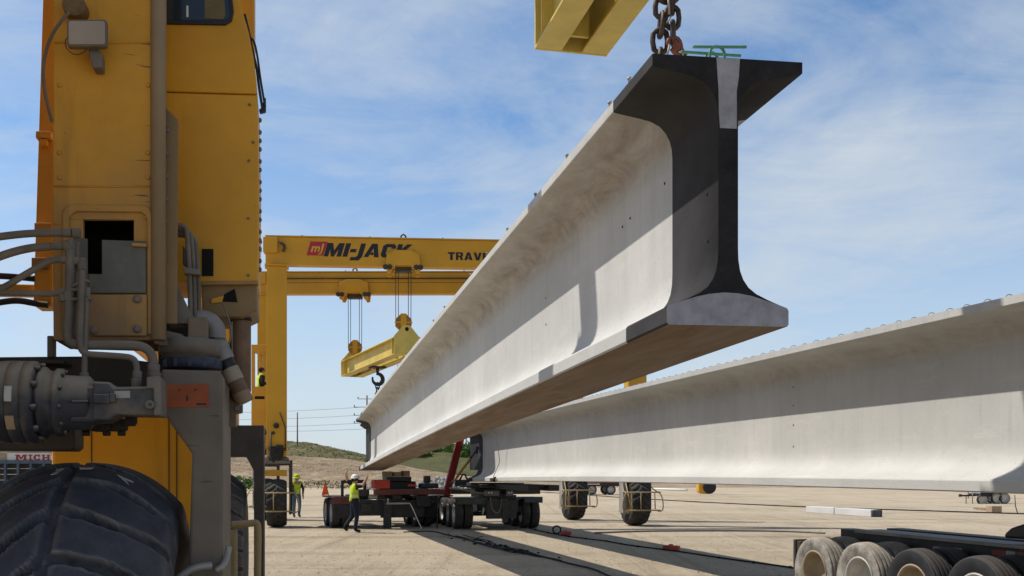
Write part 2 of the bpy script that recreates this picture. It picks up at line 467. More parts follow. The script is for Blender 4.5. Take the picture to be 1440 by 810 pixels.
def tyre_mesh(mb, c, axis, Rad, W, rim, n=160, m=28, pitch=.17, slope=.6, depth=.03, groove=.3, lugs=True, style='chevron', crown=.10):
    """tyre with cut tread; axis horizontal unit vector"""
    c = Vector(c); a = Vector(axis).normalized(); up = Vector((0, 0, 1)); fw = a.cross(up)
    hw = W / 2
    k = W / .8
    prof = []
    for i in range(m + 1):
        x = -1 + 2 * i / m
        w = x * hw * .97
        r = Rad - Rad * crown * abs(x) ** 2.6 * 1.2
        prof.append((w, r, 1))
    rs = prof[-1][1]
    side = [(hw * 1.0, rs - .05 * k), (hw * 1.02, rs - .14 * k), (hw * .98, (rs + rim) / 2 - .02), (hw * .86, rim + .03), (hw * .78, rim)]
    full = [(-w, r, 0) for (w, r) in side[::-1]] + prof + [(w, r, 0) for (w, r) in side]
    vs, fs = [], []
    M = len(full)
    for j in range(n):
        th = 2 * math.pi * j / n
        for (w, r, tr) in full:
            rr = r
            if lugs and tr:
                s = th * Rad
                per = 2 * math.pi * Rad / round(2 * math.pi * Rad / pitch)
                if style in ('chevron', 'lug'):
                    x_ = abs(w) / hw
                    off = .03 * noise.noise(Vector((w * 5, th * 4, 2))) + .012 * noise.noise(Vector((w * 22, th * 20, 5))) + W * slope * (math.sin(min(1, x_) * 1.45)) * (.5 if style == 'chevron' else (.42 if w < 0 else .10))
                    q = ((s - off + (per / 2 if style == 'chevron' and w > 0 else 0)) / per) % 1
                    d = abs(q - .5) * 2           # 0 at the middle of a groove
                    g = max(0, min(1, (groove - d) / (.06 if style == 'lug' else .16) + .5))
                    g *= min(1, .35 + x_ / .25) if style == 'lug' else min(1, x_ / .12)
                    if style == 'lug' and abs(w) < .02 * W: g = max(g, .35)
                else:                              # ribs
                    q = (w / W + .5) * 5 % 1
                    d = abs(q - .5) * 2
                    g = 1 if d < .22 and abs(w) < hw * .85 else 0
                rr -= depth * g
            p = c + a * w + (up * math.cos(th) + fw * math.sin(th)) * rr
            vs.append(p)
    for j in range(n):
        j2 = (j + 1) % n
        for i in range(M - 1):
            fs.append((j*M+i, j2*M+i, j2*M+i+1, j*M+i+1))
    mb.add(vs, fs, True)
    return mb

# ------------------------------------------------------------------ sky, sun, camera
SUN_AZ = Vector((-.959, .284)).normalized()
SUN_EL = R(55)
world = bpy.data.worlds.new('World'); scene.world = world; world.use_nodes = True
nt = world.node_tree; nt.nodes.clear()
wo = N(nt, 'ShaderNodeOutputWorld'); bg = N(nt, 'ShaderNodeBackground'); nt.links.new(bg.outputs[0], wo.inputs[0])
sky = N(nt, 'ShaderNodeTexSky'); sky.sky_type = 'NISHITA'; sky.sun_disc = False
sky.sun_elevation = SUN_EL; sky.sun_rotation = math.atan2(SUN_AZ.x, SUN_AZ.y)
sky.altitude = 1500; sky.air_density = 1.0; sky.dust_density = 1.0; sky.ozone_density = 1.6
tc = N(nt, 'ShaderNodeTexCoord'); sp = N(nt, 'ShaderNodeSeparateXYZ'); nt.links.new(tc.outputs['Generated'], sp.inputs[0])
zc = math_(nt, 'ADD', math_(nt, 'MAXIMUM', sp.outputs[2], 0), .16)
vx = math_(nt, 'DIVIDE', sp.outputs[0], zc); vy = math_(nt, 'DIVIDE', sp.outputs[1], zc)
cv = N(nt, 'ShaderNodeCombineXYZ'); nt.links.new(vx, cv.inputs[0]); nt.links.new(vy, cv.inputs[1])
def cloudn(scale, st, rot, det, rgh, dist, off=0):
    mp = N(nt, 'ShaderNodeMapping'); mp.inputs['Scale'].default_value = st; mp.inputs['Rotation'].default_value = (0, 0, R(rot))
    mp.inputs['Location'].default_value = (off, off * .7, 0)
    nt.links.new(cv.outputs[0], mp.inputs[0])
    n = N(nt, 'ShaderNodeTexNoise'); n.inputs['Scale'].default_value = scale; n.inputs['Detail'].default_value = det
    n.inputs['Roughness'].default_value = rgh; n.inputs['Distortion'].default_value = dist
    nt.links.new(mp.outputs[0], n.inputs[0]); return n.outputs[0]
ca = cloudn(.85, (.9, .8, 1), 25, 10, .60, .8, 2.3)
cb = cloudn(2.6, (.7, 1.2, 1), 35, 10, .66, .8, 1.7)
cl = math_(nt, 'ADD', math_(nt, 'MULTIPLY', ca, .72), math_(nt, 'MULTIPLY', cb, .28))
dens = ramp(nt, cl, .44, .66, 0, .88)
low = ramp(nt, sp.outputs[2], .34, .03, 0, .84)       # cloud and moisture thicken towards the horizon
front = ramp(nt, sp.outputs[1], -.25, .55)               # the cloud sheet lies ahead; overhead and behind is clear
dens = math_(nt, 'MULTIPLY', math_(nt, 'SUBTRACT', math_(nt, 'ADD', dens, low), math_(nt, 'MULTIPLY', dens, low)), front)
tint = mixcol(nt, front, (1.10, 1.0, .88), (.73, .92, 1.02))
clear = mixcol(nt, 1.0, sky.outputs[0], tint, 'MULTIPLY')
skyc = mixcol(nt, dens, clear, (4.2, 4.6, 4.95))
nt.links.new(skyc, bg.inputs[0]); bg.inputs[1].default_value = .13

sd = bpy.data.lights.new('sun', 'SUN'); sd.energy = 4.0; sd.angle = R(.55); sd.color = (1, .955, .88)
so = bpy.data.objects.new('sun', sd); COL.objects.link(so)
sdir = Vector((SUN_AZ.x * math.cos(SUN_EL), SUN_AZ.y * math.cos(SUN_EL), math.sin(SUN_EL)))
so.rotation_euler = sdir.to_track_quat('Z', 'Y').to_euler(); so.location = (-20, 10, 40)

cd = bpy.data.cameras.new('camera'); cam = bpy.data.objects.new('camera', cd); COL.objects.link(cam)
cam.location = (0, 0, CAMH); cam.rotation_euler = (R(90), 0, 0)
cd.sensor_width = 36; cd.lens = 36 * FOC / 1440; cd.shift_y = (HY - 405) / 1440; cd.clip_end = 6000; cd.clip_start = .1
scene.camera = cam
scene.view_settings.view_transform = 'Standard'; scene.view_settings.look = 'None'
scene.view_settings.exposure = .22; scene.view_settings.gamma = 1
scene.cycles.max_bounces = 6; scene.cycles.diffuse_bounces = 3
scene.cycles.use_denoising = True

# ------------------------------------------------------------------ ground and hills
mb = MB()
S = 2500
xs = [-S, -400, -120, -60, -30, -15, 0, 15, 30, 60, 120, 400, S]; ys = [-300, -50, 0, 10, 20, 30, 40, 55, 75, 100, 130, 400, S]
vs = [(x, y, 0) for y in ys for x in xs]
fs = [(j*13+i, j*13+i+1, (j+1)*13+i+1, (j+1)*13+i) for j in range(12) for i in range(12)]
mb.add(vs, fs); g = mb.build('ground', ground_mat(), fix=False); g['kind'] = 'structure'

def interp(tab, x):
    if x <= tab[0][0]: return tab[0][1]
    for (a, b), (c, d) in zip(tab, tab[1:]):
        if x <= c: return b + (d - b) * (x - a) / (c - a)
    return tab[-1][1]

def terrain(name, prof_rows, px0, px1, npx, mat, wob=.4, wsc=.08):
    """prof_rows: list of (Y, table px -> picture row); heights come from the rows, in metres at that distance"""
    mb = MB(); vs = []; fs = []
    rows = prof_rows
    nr = 0
    grid = []
    for k in range(len(rows) - 1):
        (Ya, ta), (Yb, tb) = rows[k], rows[k + 1]
        steps = 7
        for s in range(steps if k < len(rows) - 2 else steps + 1):
            t = s / steps
            grid.append((Ya + (Yb - Ya) * t, ta, tb, t, Ya, Yb))
    for (Y, ta, tb, t, Ya, Yb) in grid:
        for i in range(npx + 1):
            px = px0 + (px1 - px0) * i / npx
            za = (HY - interp(ta, px)) / FOC * Ya + CAMH; zb = (HY - interp(tb, px)) / FOC * Yb + CAMH
            z = za + (zb - za) * t
            x = (px - CX) / FOC * Y
            w = noise.fractal(Vector((x * wsc, Y * wsc, 1.3)), 1.0, 2.0, 5) * wob * min(1, max(0, z) / 1.2)
            vs.append((x, Y + w * 2.2, max(-.3, z + w * .6)))
    m = npx + 1
    for j in range(len(grid) - 1):
        for i in range(npx): fs.append((j*m+i, j*m+i+1, (j+1)*m+i+1, (j+1)*m+i))
    mb.add(vs, fs, True); o = mb.build(name, mat, fix=False); o['kind'] = 'structure'
    return o
base = lambda Y: [(-3000, HY + CAMH / Y * FOC + 1)]
DIRT = patchy('bank_dirt', [(.31, .225, .145), (.45, .35, .24), (.16, .11, .07)], .42, (.5, .3, 3.4), bumpd=.5)
GRASS = patchy('hill_grass', [(.080, .085, .030), (.185, .150, .075), (.050, .066, .020)], .22, (1, .22, 1.6), bumpd=.4)
OLIVE = patchy('olive_scrub_slope', [(.085, .090, .035), (.125, .115, .05), (.05, .065, .02)], .5, (1, .4, 1), bumpd=.4)
topcut = [(-600, 640), (300, 642), (400, 642), (470, 645), (520, 651), (560, 655), (600, 661), (640, 668), (700, 676), (760, 678), (1000, 679), (1100, 679.5), (1250, 678), (1350, 680), (1440, 676), (2600, 672)]
mid = [(px, y + (686 - y) * .55) for px, y in topcut]
terrain('dirt_bank', [(132, base(132)), (140, mid), (143, topcut), (158, [(p, y + .8) for p, y in topcut]), (190, [(p, y + 6) for p, y in topcut])], -900, 2400, 420, DIRT, .55, .12)
top1 = [(-900, 622), (300, 616), (400, 620), (430, 622), (470, 630), (510, 639), (560, 648), (600, 652), (700, 662), (900, 672), (2600, 674)]
terrain('grass_hill', [(157, [(p, y + 2) for p, y in topcut]), (175, [(p, (y + interp(topcut, p)) / 2 + 1) for p, y in top1]), (200, top1), (260, [(p, y + 5) for p, y in top1])], -900, 1500, 260, GRASS, .7, .09)
top2 = [(380, 680), (470, 655), (530, 640), (590, 638), (640, 637), (700, 640), (760, 655), (860, 676)]
terrain('scrub_slope', [(150, [(380, 690), (520, 668), (560, 657), (600, 660), (640, 666), (700, 675), (860, 684)]), (166, [(p, y + 14) for p, y in top2]), (190, top2), (215, [(p, y + 3) for p, y in top2])], 400, 860, 100, OLIVE, .6, .1)

# green bushes that cover the far hill behind the girder ends
def leafy(mb, c, rx, ry, rz, n, size, rnd):
    for _ in range(n):
        while True:
            p = Vector((rnd.uniform(-1, 1), rnd.uniform(-1, 1), rnd.uniform(-.6, 1)))
            if p.length < 1: break
        if p.length < .45: p = p.normalized() * rnd.uniform(.5, 1)
        q = Vector((c[0] + p.x * rx, c[1] + p.y * ry, c[2] + p.z * rz))
        a = Vector((rnd.gauss(0, 1), rnd.gauss(0, 1), rnd.gauss(0, .7))).normalized(); b = a.orthogonal().normalized()
        cc = a.cross(b); s = size * rnd.uniform(.6, 1.4)
        mb.add([q + b * s, q + cc * s * .7, q - b * s, q - cc * s * .7], [(0, 1, 2, 3)], False)
def leafmat(name, c0, c1):
    m, nt, b = nt_new(name)
    n = noise_(nt, .35, 5, .7, obj=False)
    nt.links.new(mixcol(nt, ramp(nt, n, .35, .65), c0, c1), b.inputs['Base Color']); b.inputs['Roughness'].default_value = .7
    b.inputs['Specular IOR Level'].default_value = .2
    return m
LEAF = leafmat('bush_leaves', (.04, .10, .02), (.13, .23, .05))
rnd = random.Random(3)
mb = MB()
for i in range(150):
    Y = rnd.uniform(178, 222); px = rnd.uniform(545, 775)
    base_y = interp(top2, px) + rnd.uniform(-3, 9) + (196 - Y) * .05
    top_y = max(base_y - rnd.uniform(7, 15), interp([(540, 637), (570, 630), (600, 622), (650, 617), (720, 620), (780, 640)], px) + rnd.uniform(0, 6))
    cpt = at(px, (base_y + top_y) / 2, Y)
    rz = max(.5, (base_y - top_y) / 2 / FOC * Y)
    leafy(mb, cpt, rz * rnd.uniform(1.2, 2.2), rz * 1.3, rz * 1.2, 130, .24, rnd)
tag(mb.build('hillside_scrub', LEAF, fix=False), 'dense green scrub covering the far hill behind the girder ends', 'scrub', kind='stuff')
for i, (px, py, Y, r) in enumerate([(340, 682, 95, .9), (352, 684, 96, .6), (466, 684, 120, 1.4), (478, 686, 121, .9), (455, 686, 121, .8)]):
    pass
mb = MB()
for (px, py, Y, r) in [(340, 680, 95, 1.0), (350, 683, 96, .7), (333, 684, 95, .6)]:
    leafy(mb, at(px, py, Y), r * 1.4, r, r * .8, 260, .13, rnd)
tag(mb.build('green_bush', LEAF, fix=False), 'low green bush in front of the tan bank, seen between the crane wheels', 'bush')
mb = MB()
for (px, py, Y, r) in [(452, 680, 126, 1.2), (462, 683, 126, 1.4), (474, 686, 127, 1.0), (444, 678, 127, .8), (485, 688, 127, .7)]:
    leafy(mb, at(px, py + 1, Y), r * 2.6, r, r * .45, 90, .12, rnd)
tag(mb.build('weed_patch', leafmat('weed_leaves', (.07, .085, .03), (.14, .135, .06)), fix=False), 'green weeds on the foot of the cut bank behind the flag', 'weeds', kind='stuff')

mb = MB()
for i in range(1100):
    px = rnd.uniform(385, 640); t = rnd.random(); Y = 159 + 41 * t
    row0, row1 = interp(topcut, px), interp(top1, px)
    za = (HY - row0 - .8) / FOC * 158 + CAMH; zb = (HY - row1) / FOC * 200 + CAMH
    q = Vector(((px - CX) / FOC * Y, Y, za + (zb - za) * t + rnd.uniform(0, .25))); a_ = rnd.uniform(.08, .20)
    leafy(mb, q, a_ * 1.6, a_, a_ * .8, 5, a_ * .6, rnd)
tag(mb.build('hill_tufts', leafmat('tuft_leaves', (.085, .098, .034), (.20, .17, .085)), fix=False), 'dry and green grass tufts over the hill behind the cut bank', 'grass', kind='stuff')

# rubble heap
STONE = patchy('pale_rubble', [(.36, .34, .31), (.52, .50, .46), (.26, .23, .20)], 2.0)
def rocks(mb, n, fn, smin, smax, rnd):
    for _ in range(n):
        c = fn(rnd); s = rnd.uniform(smin, smax)
        vs = []
        rot = Matrix.Rotation(rnd.uniform(0, 6.3), 3, Vector((rnd.gauss(0,1), rnd.gauss(0,1), rnd.gauss(0,1))).normalized())
        for p in [(1,0,0),(-1,0,0),(0,1,0),(0,-1,0),(0,0,1),(0,0,-1),(.6,.6,.5),(-.6,.5,-.6)]:
            vs.append(c + rot @ Vector(p) * s * rnd.uniform(.6, 1.2))
        mb.add(vs, [(0,2,4),(2,1,4),(1,3,4),(3,0,4),(2,0,5),(1,2,5),(3,1,5),(0,3,5),(0,6,4),(6,2,4)], False)
mb = MB()
def heap(r):
    px = r.choice([r.gauss(540, 12), r.gauss(610, 22), r.gauss(640, 14)]); Y = r.uniform(112, 122)
    p = at(px, 690, Y); h = interp([(510, .2), (535, 1.6), (560, .5), (590, 1.4), (615, 2.0), (650, 1.5), (690, .2)], px)
    return Vector((p.x, Y, r.uniform(.05, .75) * h * (1 - abs(Y - 117) / 8)))
rocks(mb, 900, heap, .12, .38, random.Random(5))
tag(mb.build('rubble_heap', STONE, fix=False), 'pale heap of broken concrete rubble at the foot of the bank', 'rubble', kind='stuff')
mb = MB()
def peb(r):
    Y = 16.5 + 26 * r.random() ** 1.6
    return Vector((r.uniform(-.30, .55) * Y, Y, .002))
rocks(mb, 1600, peb, .006, .022, random.Random(9))
tag(mb.build('loose_pebbles', patchy('pebbles', [(.34, .28, .21), (.46, .40, .32)], 3), fix=False), 'loose pebbles scattered over the sandy yard', 'pebbles', kind='stuff')

# ------------------------------------------------------------------ girders
HALF = [(.42, 0), (.432, .014), (.432, .110), (.420, .128), (.36, .150), (.28, .182), (.20, .220), (.145, .262), (.108, .315), (.085, .375), (.073, .45), (.070, .53),
        (.070, 1.40), (.074, 1.475), (.090, 1.54), (.122, 1.60), (.17, 1.65), (.24, 1.685), (.32, 1.703), (.520, 1.738), (.532, 1.750), (.532, 1.826)]
SEC = HALF + [(-u, z) for u, z in HALF[::-1]]
def make_girder(name, near, far, zn, zf, camber, label, skew, paint=.83, conc=None):
    near, far = Vector(near), Vector(far); D = far - near; L = math.hypot(D.length, zf - zn)
    root = empty(name, (near.x, near.y, zn), math.atan2(-D.x, D.y), label, 'bridge girder')
    root.rotation_euler.x = math.asin((zf - zn) / L)
    zoff = lambda s: camber * 4 * (s / L) * (1 - s / L)
    tl = math.tan(root.rotation_euler.x)          # keeps the end faces plumb
    zlev = lambda s: zoff(s) + (zf - zn) * s / L
    al = sorted(set([0, paint, L - paint, L] + [L * i / 48 for i in range(1, 48)]))
    n = len(SEC); mb = MB(); vs = []; fs = []; mi = []
    for s in al:
        for (u, z) in SEC: vs.append((u, s + skew * u + z * tl, z + zoff(s)))
    for j in range(len(al) - 1):
        painted = al[j + 1] <= paint + 1e-6 or al[j] >= L - paint - 1e-6
        for i in range(n):
            i2 = (i + 1) % n
            mb.cur = 1 if painted and i not in (n - 1, len(HALF) - 1) else 0
            fl = .145 <= abs(SEC[i][0]) <= .6
            mb.sm_ = True
            mb.f.append([j*n+i, j*n+i2, (j+1)*n+i2, (j+1)*n+i]); mb.mi.append(mb.cur)
            mb.sm.append(i not in (n - 1, len(HALF) - 1, 1, 20, 2, n - 3, n - 2, n - 22))
    mb.v = [Vector(v) for v in vs]
    # end faces: pale patch on the bottom bulb, black above
    for j, flip in ((0, 1), (len(al) - 1, 0)):
        k = 4
        low = list(range(0, k + 1)); lowr = list(range(n - k - 1, n))
        mv = []
        for (u_, z_) in ((.27, .176), (.17, .206), (.07, .222), (-.03, .226), (-.13, .214), (-.22, .194), (-.30, .170)):
            mv.append(len(mb.v)); mb.v.append(Vector((u_, al[j] + skew * u_ + z_ * tl, z_ + zoff(al[j]))))
        f1 = [j*n + i for i in low] + mv + [j*n + i for i in lowr]
        f2 = [j*n + i for i in range(k, n - k)] + mv[::-1]
        mb.f += [f1, f2]; mb.mi += [2 if j == 0 else 3, 3]; mb.sm += [False, False]
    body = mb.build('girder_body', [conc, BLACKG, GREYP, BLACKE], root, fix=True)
    # pale strip painted on the upper web of the end face
    e = MB(); r = random.Random(2)
    edge = [(-.088, 1.822), (-.080, 1.70), (-.066, 1.60), (-.064, 1.45), (-.062, 1.345)]
    left = [(u + r.uniform(-.004, .004), z) for u, z in edge]; right = [(-u * .92 + r.uniform(-.005, .004), z) for u, z in edge[::-1]]
    e.prism([(u, skew * u - .004 + z * tl, z + .0) for u, z in left + right], (0, .0035, 0)); e.build('paint_strip', GREYP, root, fix=True)
    # stub of web and flange that carries the end bearing
    st = MB(); st.box((-.065, L + .002, .42 + zoff(L)), (.065, L + 1.5, 1.70 + zoff(L)))
    st.prism([(-.30, L + .002, 1.74 + zoff(L)), (.30, L + .002, 1.74 + zoff(L)), (.10, L + .002, 1.60 + zoff(L)), (-.10, L + .002, 1.60 + zoff(L))], (0, 1.5, 0))
    st.build('end_stub', BLACKE, root)
    return root, L, zoff, zlev

g1n, g1f = (1.476, 6.796), (-5.04, 35.6)
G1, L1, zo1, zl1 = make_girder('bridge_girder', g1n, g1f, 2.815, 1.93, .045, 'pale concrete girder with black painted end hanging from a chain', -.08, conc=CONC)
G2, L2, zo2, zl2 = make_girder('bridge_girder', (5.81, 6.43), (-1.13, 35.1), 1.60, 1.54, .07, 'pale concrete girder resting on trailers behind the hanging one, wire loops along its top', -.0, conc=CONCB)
# small holes left by form ties
def tie_holes(root, zo, spots):
    for (s, z) in spots:
        h = MB(); h.lathe((-.0735, s, z + zo(s)), (-1, 0, 0), [(0, .012), (.002, .010), (.0025, .004)], 8); h.build('form_tie_hole', VOID, root)
tie_holes(G1, zo1, [(.16, .95), (.16, .62), (.95, 1.27), (1.75, 1.22), (1.95, 1.20), (4.6, .8), (4.6, 1.1)])
tie_holes(G2, zo2, [(7.7, .55), (7.7, .85), (7.7, 1.12), (7.7, 1.38)])
# green bars and loops at the hanging girder's near end
def loop_pts(u0, u1, s, z0, h, zo, n=8):
    pts = [(u0, s, z0 + zo)]
    for k in range(n + 1):
        a = math.pi * (1 - k / n)
        pts.append(((u0 + u1) / 2 + (u1 - u0) / 2 * math.cos(a), s, z0 + zo + h - (u1 - u0) / 2 + (u1 - u0) / 2 * math.sin(a)))
    return pts + [(u1, s, z0 + zo)]
fg = Frame((g1n[0], g1n[1], 2.815), (g1n[0] - g1f[0]) / (g1f[1] - g1n[1]))
for (xa, xb, yt, s_) in ((1003, 1024, 57.5, .20), (997, 1014, 66, .31)):
    q0, q1 = fg.q(xa, yt, s_), fg.q(xb, yt, s_); b = MB(); b.tube(loop_pts(q0.x, q1.x, s_, 1.80, q0.z - 1.80, 0), .0105, 8); b.build('rebar_loop', GREENB, G1, label='green rebar loop')
for (xa, ya, xb, yb, s_) in ((979, 59.5, 1055, 60, .17), (962, 66, 1047, 72, .26), (953, 74, 1041, 77.5, .34)):
    A_, B_ = fg.q(xa, ya, s_ + .02), fg.q(xb, yb, s_ - .02)
    b = MB(); b.tube([A_.lerp(B_, q_ / 90) for q_ in range(91)], lambda t: .0115 if int(t * 90 + .5) % 3 else .0092, 8); b.build('rebar_bar', GREENB, G1, label='green straight bar')
# little cast-in studs along its top edge
for i, s in enumerate([.5, .95, 2.15, 3.3, 4.6, 5.75, 6.9, 9.2, 10.4, 12.2, 14, 16]):
    b = MB(); b.lathe((-.515, s, 1.826 + zo1(s)), (0, 0, 1), [(0, .009), (.035, .009), (.036, .016), (.052, .016), (.053, .006)], 8); b.build('edge_stud', STEELG, G1)
# stirrup loops on the second girder
b = MB(); b.tube(loop_pts(-.055, .055, 0, 0, .15, 0), .005, 6); first = b.build('stirrup_loop', STEELG, G2)
ss = [.6 + .30 * i for i in range(94)]
rl = random.Random(4)
for i, s in enumerate(ss):
    o = first if i == 0 else copy_obj(first, G2)
    o.location = (rl.uniform(-.012, .012), s, 1.826 + zo2(s) - rl.uniform(0, .012)); o.rotation_euler = (rl.uniform(-.08, .08), 0, rl.uniform(-.12, .12))

# tie-down chain strapped round the second girder
f2 = Frame(G2.location, 0); f2.ang = G2.rotation_euler.z
def chain_strap():
    s = L2 - 4.2
    root = empty('tie_down_chain', G2.location, G2.rotation_euler.z, 'pale chain strapped down over the resting girder near its far end', 'chain')
    zo = zl2(s)
    pts = [(-.54, s, 1.84), (-.548, s, 1.74), (-.30, s, 1.05), (-.25, s, .6), (-.44, s, .16), (-.45, s, .0)]
    for (u, z) in [(0, 1.835)]: pts.insert(0, (u, s, z))
    m = MB(); P = [Vector((p[0], p[1], p[2] + zo)) for p in pts]
    for a, c in zip(P, P[1:]):
        n = max(1, int((c - a).length / .075))
        for k in range(n):
            q = a.lerp(c, (k + .5) / n); d = (c - a).normalized() * .045
            m.tube([q - d, q + d], .014, 6)
    m.build('chain_links', STEELG, root)
    m = MB(); m.box((-.52, s - .18, -.02 + zo), (-.40, s + .2, .10 + zo)); m.beam((-.5, s - .5, .12 + zo), (-.46, s + .1, .02 + zo), .06, .05)
    m.build('load_binder', DARK, root, bevel=.01)
chain_strap()

# ------------------------------------------------------------------ near gantry crane (left foreground)
F = Frame((-1.83, 4.2, 0), .226)
CR = empty('gantry_crane', F.O, F.ang, 'dusty yellow gantry crane towering at left edge, with huge worn tyre and hydraulic drive', 'gantry crane')
V0 = 6.9
SKW = -.28                                  # the top beams run a little nearer towards the right legs                                   # distance between front and rear legs
SP = 12.4                                   # span
def qp(pts, v): return [F.q(x, y, v) for x, y in pts]
def plate(name, pts, v, d, mat, bevel=.006, par=CR, label=None):
    m = MB(); m.prism(qp(pts, v), (0, d, 0)); return m.build(name, mat, par, bevel, label=label)
def ptube(name, pts, r, mat, sp=2, n=12, par=CR, label=None):
    m = MB(); m.tube([F.q(*p) for p in pts], r, n, smooth_path=sp); return m.build(name, mat, par, label=label)

# column: front skin with the dark access opening, sides and back
yTop = -900
col = MB()
v = -.15; d = .03
for poly in ([(75, yTop), (222, yTop), (222, 308), (75, 308)], [(75, 308), (117, 308), (117, 478), (75, 478)], [(188, 308), (222, 308), (222, 478), (188, 478)], [(117, 385), (188, 385), (188, 478), (117, 478)]):
    col.prism(qp(poly, v), (0, d, 0))
a, b_ = F.q(75, 478, v), F.q(222, 478, v)
ztop = 8.75
col.box((a.x, v + .0305, a.z + .01), (b_.x, v + .045, 3.08)) if False else None
col.box((a.x, v + .031, a.z), (a.x + .02, .16, ztop)); col.box((b_.x - .02, v + .031, a.z), (b_.x, .16, ztop))
col.box((a.x + .0205, .14, a.z), (b_.x - .0205, .16, ztop))
zt = F.q(75, yTop, v).z
col.box((a.x, v, zt + .001), (b_.x, v + .03, ztop))
COLUMN = col.build('column', YELD, CR, .004)
o = MB(); o.box((a.x + .03, .10, a.z + .3), (b_.x - .03, .12, a.z + 1.1)); o.build('column_interior', VOID, CR)
# raised surround of the opening, rounded
out = [(90, 478)] + [(90, 296), (97, 289), (106, 288)] + [(206, 290), (212, 294), (213, 302)] + [(213, 478)]
m = MB()
pad = [((88, 470), (97, 470)), ((88, 300), (97, 306)), ((92, 292), (102, 300)), ((100, 288), (108, 297)), ((203, 289), (198, 298)), ((210, 293), (204, 302)), ((213, 301), (207, 308)), ((213, 470), (207, 470))]
for (p0, i0), (p1, i1) in zip(pad, pad[1:]):
    m.prism(qp([p0, p1, i1, i0], v - .014), (0, .014, 0))
m.build('opening_surround', YELD, CR, .004)
plate('cover_plate', [(143, 337), (205, 339), (205, 412), (124, 412), (124, 386), (143, 386)], v - .02, .012, GPLATE, .003)
plate('cover_plate', [(104, 335), (123, 335), (123, 412), (104, 412)], v - .022, .012, GPLATE, .003)
plate('cover_plate', [(124, 414), (206, 414), (206, 472), (124, 472)], v - .03, .022, YELD, .004)
for (x, y) in ((193, 421), (193, 463), (132, 465)):
    m = MB(); p = F.q(x, y, v - .031); m.lathe(p, (0, -1, 0), [(0, .016), (.004, .017), (.012, .013), (.014, .006)], 10); m.build('cover_bolt', DSTEEL, CR)
plate('edge_bar', [(185, 341), (206, 342), (206, 347), (185, 346)], v - .034, .012, YELD, .003)
# rounded tube up the column's right corner
m = MB(); p = F.q(222.5, 478, -.15); m.tube([(p.x, -.15, p.z), (p.x, -.15, 4.), (p.x, -.15, ztop)], .031, 16); m.build('corner_tube', worn('dusty_tube', (.30, .215, .125), .55, dust=.4, updust=.3, var=.1, scale=2.5, dustcol=(.27, .20, .13)), CR)
# bolted side plate
plate('bolted_plate', [(230, 148), (250, 168), (248.5, 455), (223, 455)], -.115, .03, worn('dusty_side_plate', (.26, .16, .065), .55, dust=.45, updust=.4, var=.12, scale=2.2, dustcol=(.215, .155, .10)), .003)
for x, y in ((235.5, 183), (234.5, 216), (234, 248), (233, 280), (232, 312), (231, 344), (230.5, 377), (229.5, 409), (228.5, 442)):
    m = MB(); p = F.q(x, y, -.116); m.lathe(p, (0, -1, 0), [(0, .011), (.004, .0105), (.008, .006), (.009, .001)], 10); m.build('plate_bolt', DSTEEL, CR)

# floodlight with bracket, junction drum and cable
m = MB(); m.prism(qp(rrect(94, 27, 150, 65, 4), -.27), (0, .035, 0)); lamp = m.build('floodlight', worn('lamp_body', (.17, .14, .11), .6, dust=.3, updust=.4), CR, .004)
m = MB(); m.prism(qp(rrect(96.5, 29.5, 147.5, 62, 3), -.2745), (0, .004, 0)); m.build('lamp_glass', worn('frosted_lamp_glass', (.40, .325, .25), .35, dust=.25, updust=0, var=.06, scale=5, dustcol=(.30, .235, .17)), lamp)
m = MB(); m.prism(qp([(124, 65), (136, 65), (143, 75), (143, 95), (131, 95), (126, 82)], -.225), (0, .074, 0)); m.build('lamp_bracket', DSTEEL, CR, .004)
m = MB(); p = F.q(104, 7, -.22); m.lathe(p, (0, -1, 0), [(-.07, .045), (0, .045), (.006, .042)], 20)
for k in range(6):
    an = k * math.pi / 3 + .3; m.lathe(p + Vector((.034 * math.cos(an), -.004, .034 * math.sin(an))), (0, -1, 0), [(0, .0045), (.006, .004)], 6)
m.build('junction_drum', worn('drum_brown', (.20, .115, .045), .55, dust=.35, updust=.4, scale=9), CR)
ptube('lamp_cable', [(97, 18, -.25), (88, 27, -.26), (74, 46, -.24), (64, 72, -.2), (60, 100, -.2), (63, 130, -.2), (68, 152, -.18), (73, 172, -.16)], .0062, HOSE)
ptube('lamp_cable', [(95, 52, -.26), (91, 58, -.27), (94, 70, -.26), (106, 78, -.25), (118, 74, -.25), (124, 66, -.24)], .0018, HOSEB)

# leaning strut behind the column with clamps
m = MB(); q0, q1 = [(61, -40), (80, -40)], [(46, 430), (70, 430)]
m.prism(qp([(62, -60), (82, -60), (72, 430), (46.5, 430)], .30), (0, .16, 0)); m.prism(qp([(100, -900), (120, -900), (82, -61), (62, -61)], .30), (0, .16, 0)); m.build('rear_strut', YEL, CR, .006)
for (x0, y0, x1, y1) in ((50, 184, 72, 194), (55, 195, 66, 204), (48, 313, 73, 324), (44, 362, 66, 376)):
    plate('strut_clamp', [(x0, y0), (x1, y0), (x1, y1), (x0, y1)], .26, .05, YELD, .004)
plate('rear_rail', [(-40, 398), (60, 400), (60, 414), (-40, 412)], .34, .1, YEL)
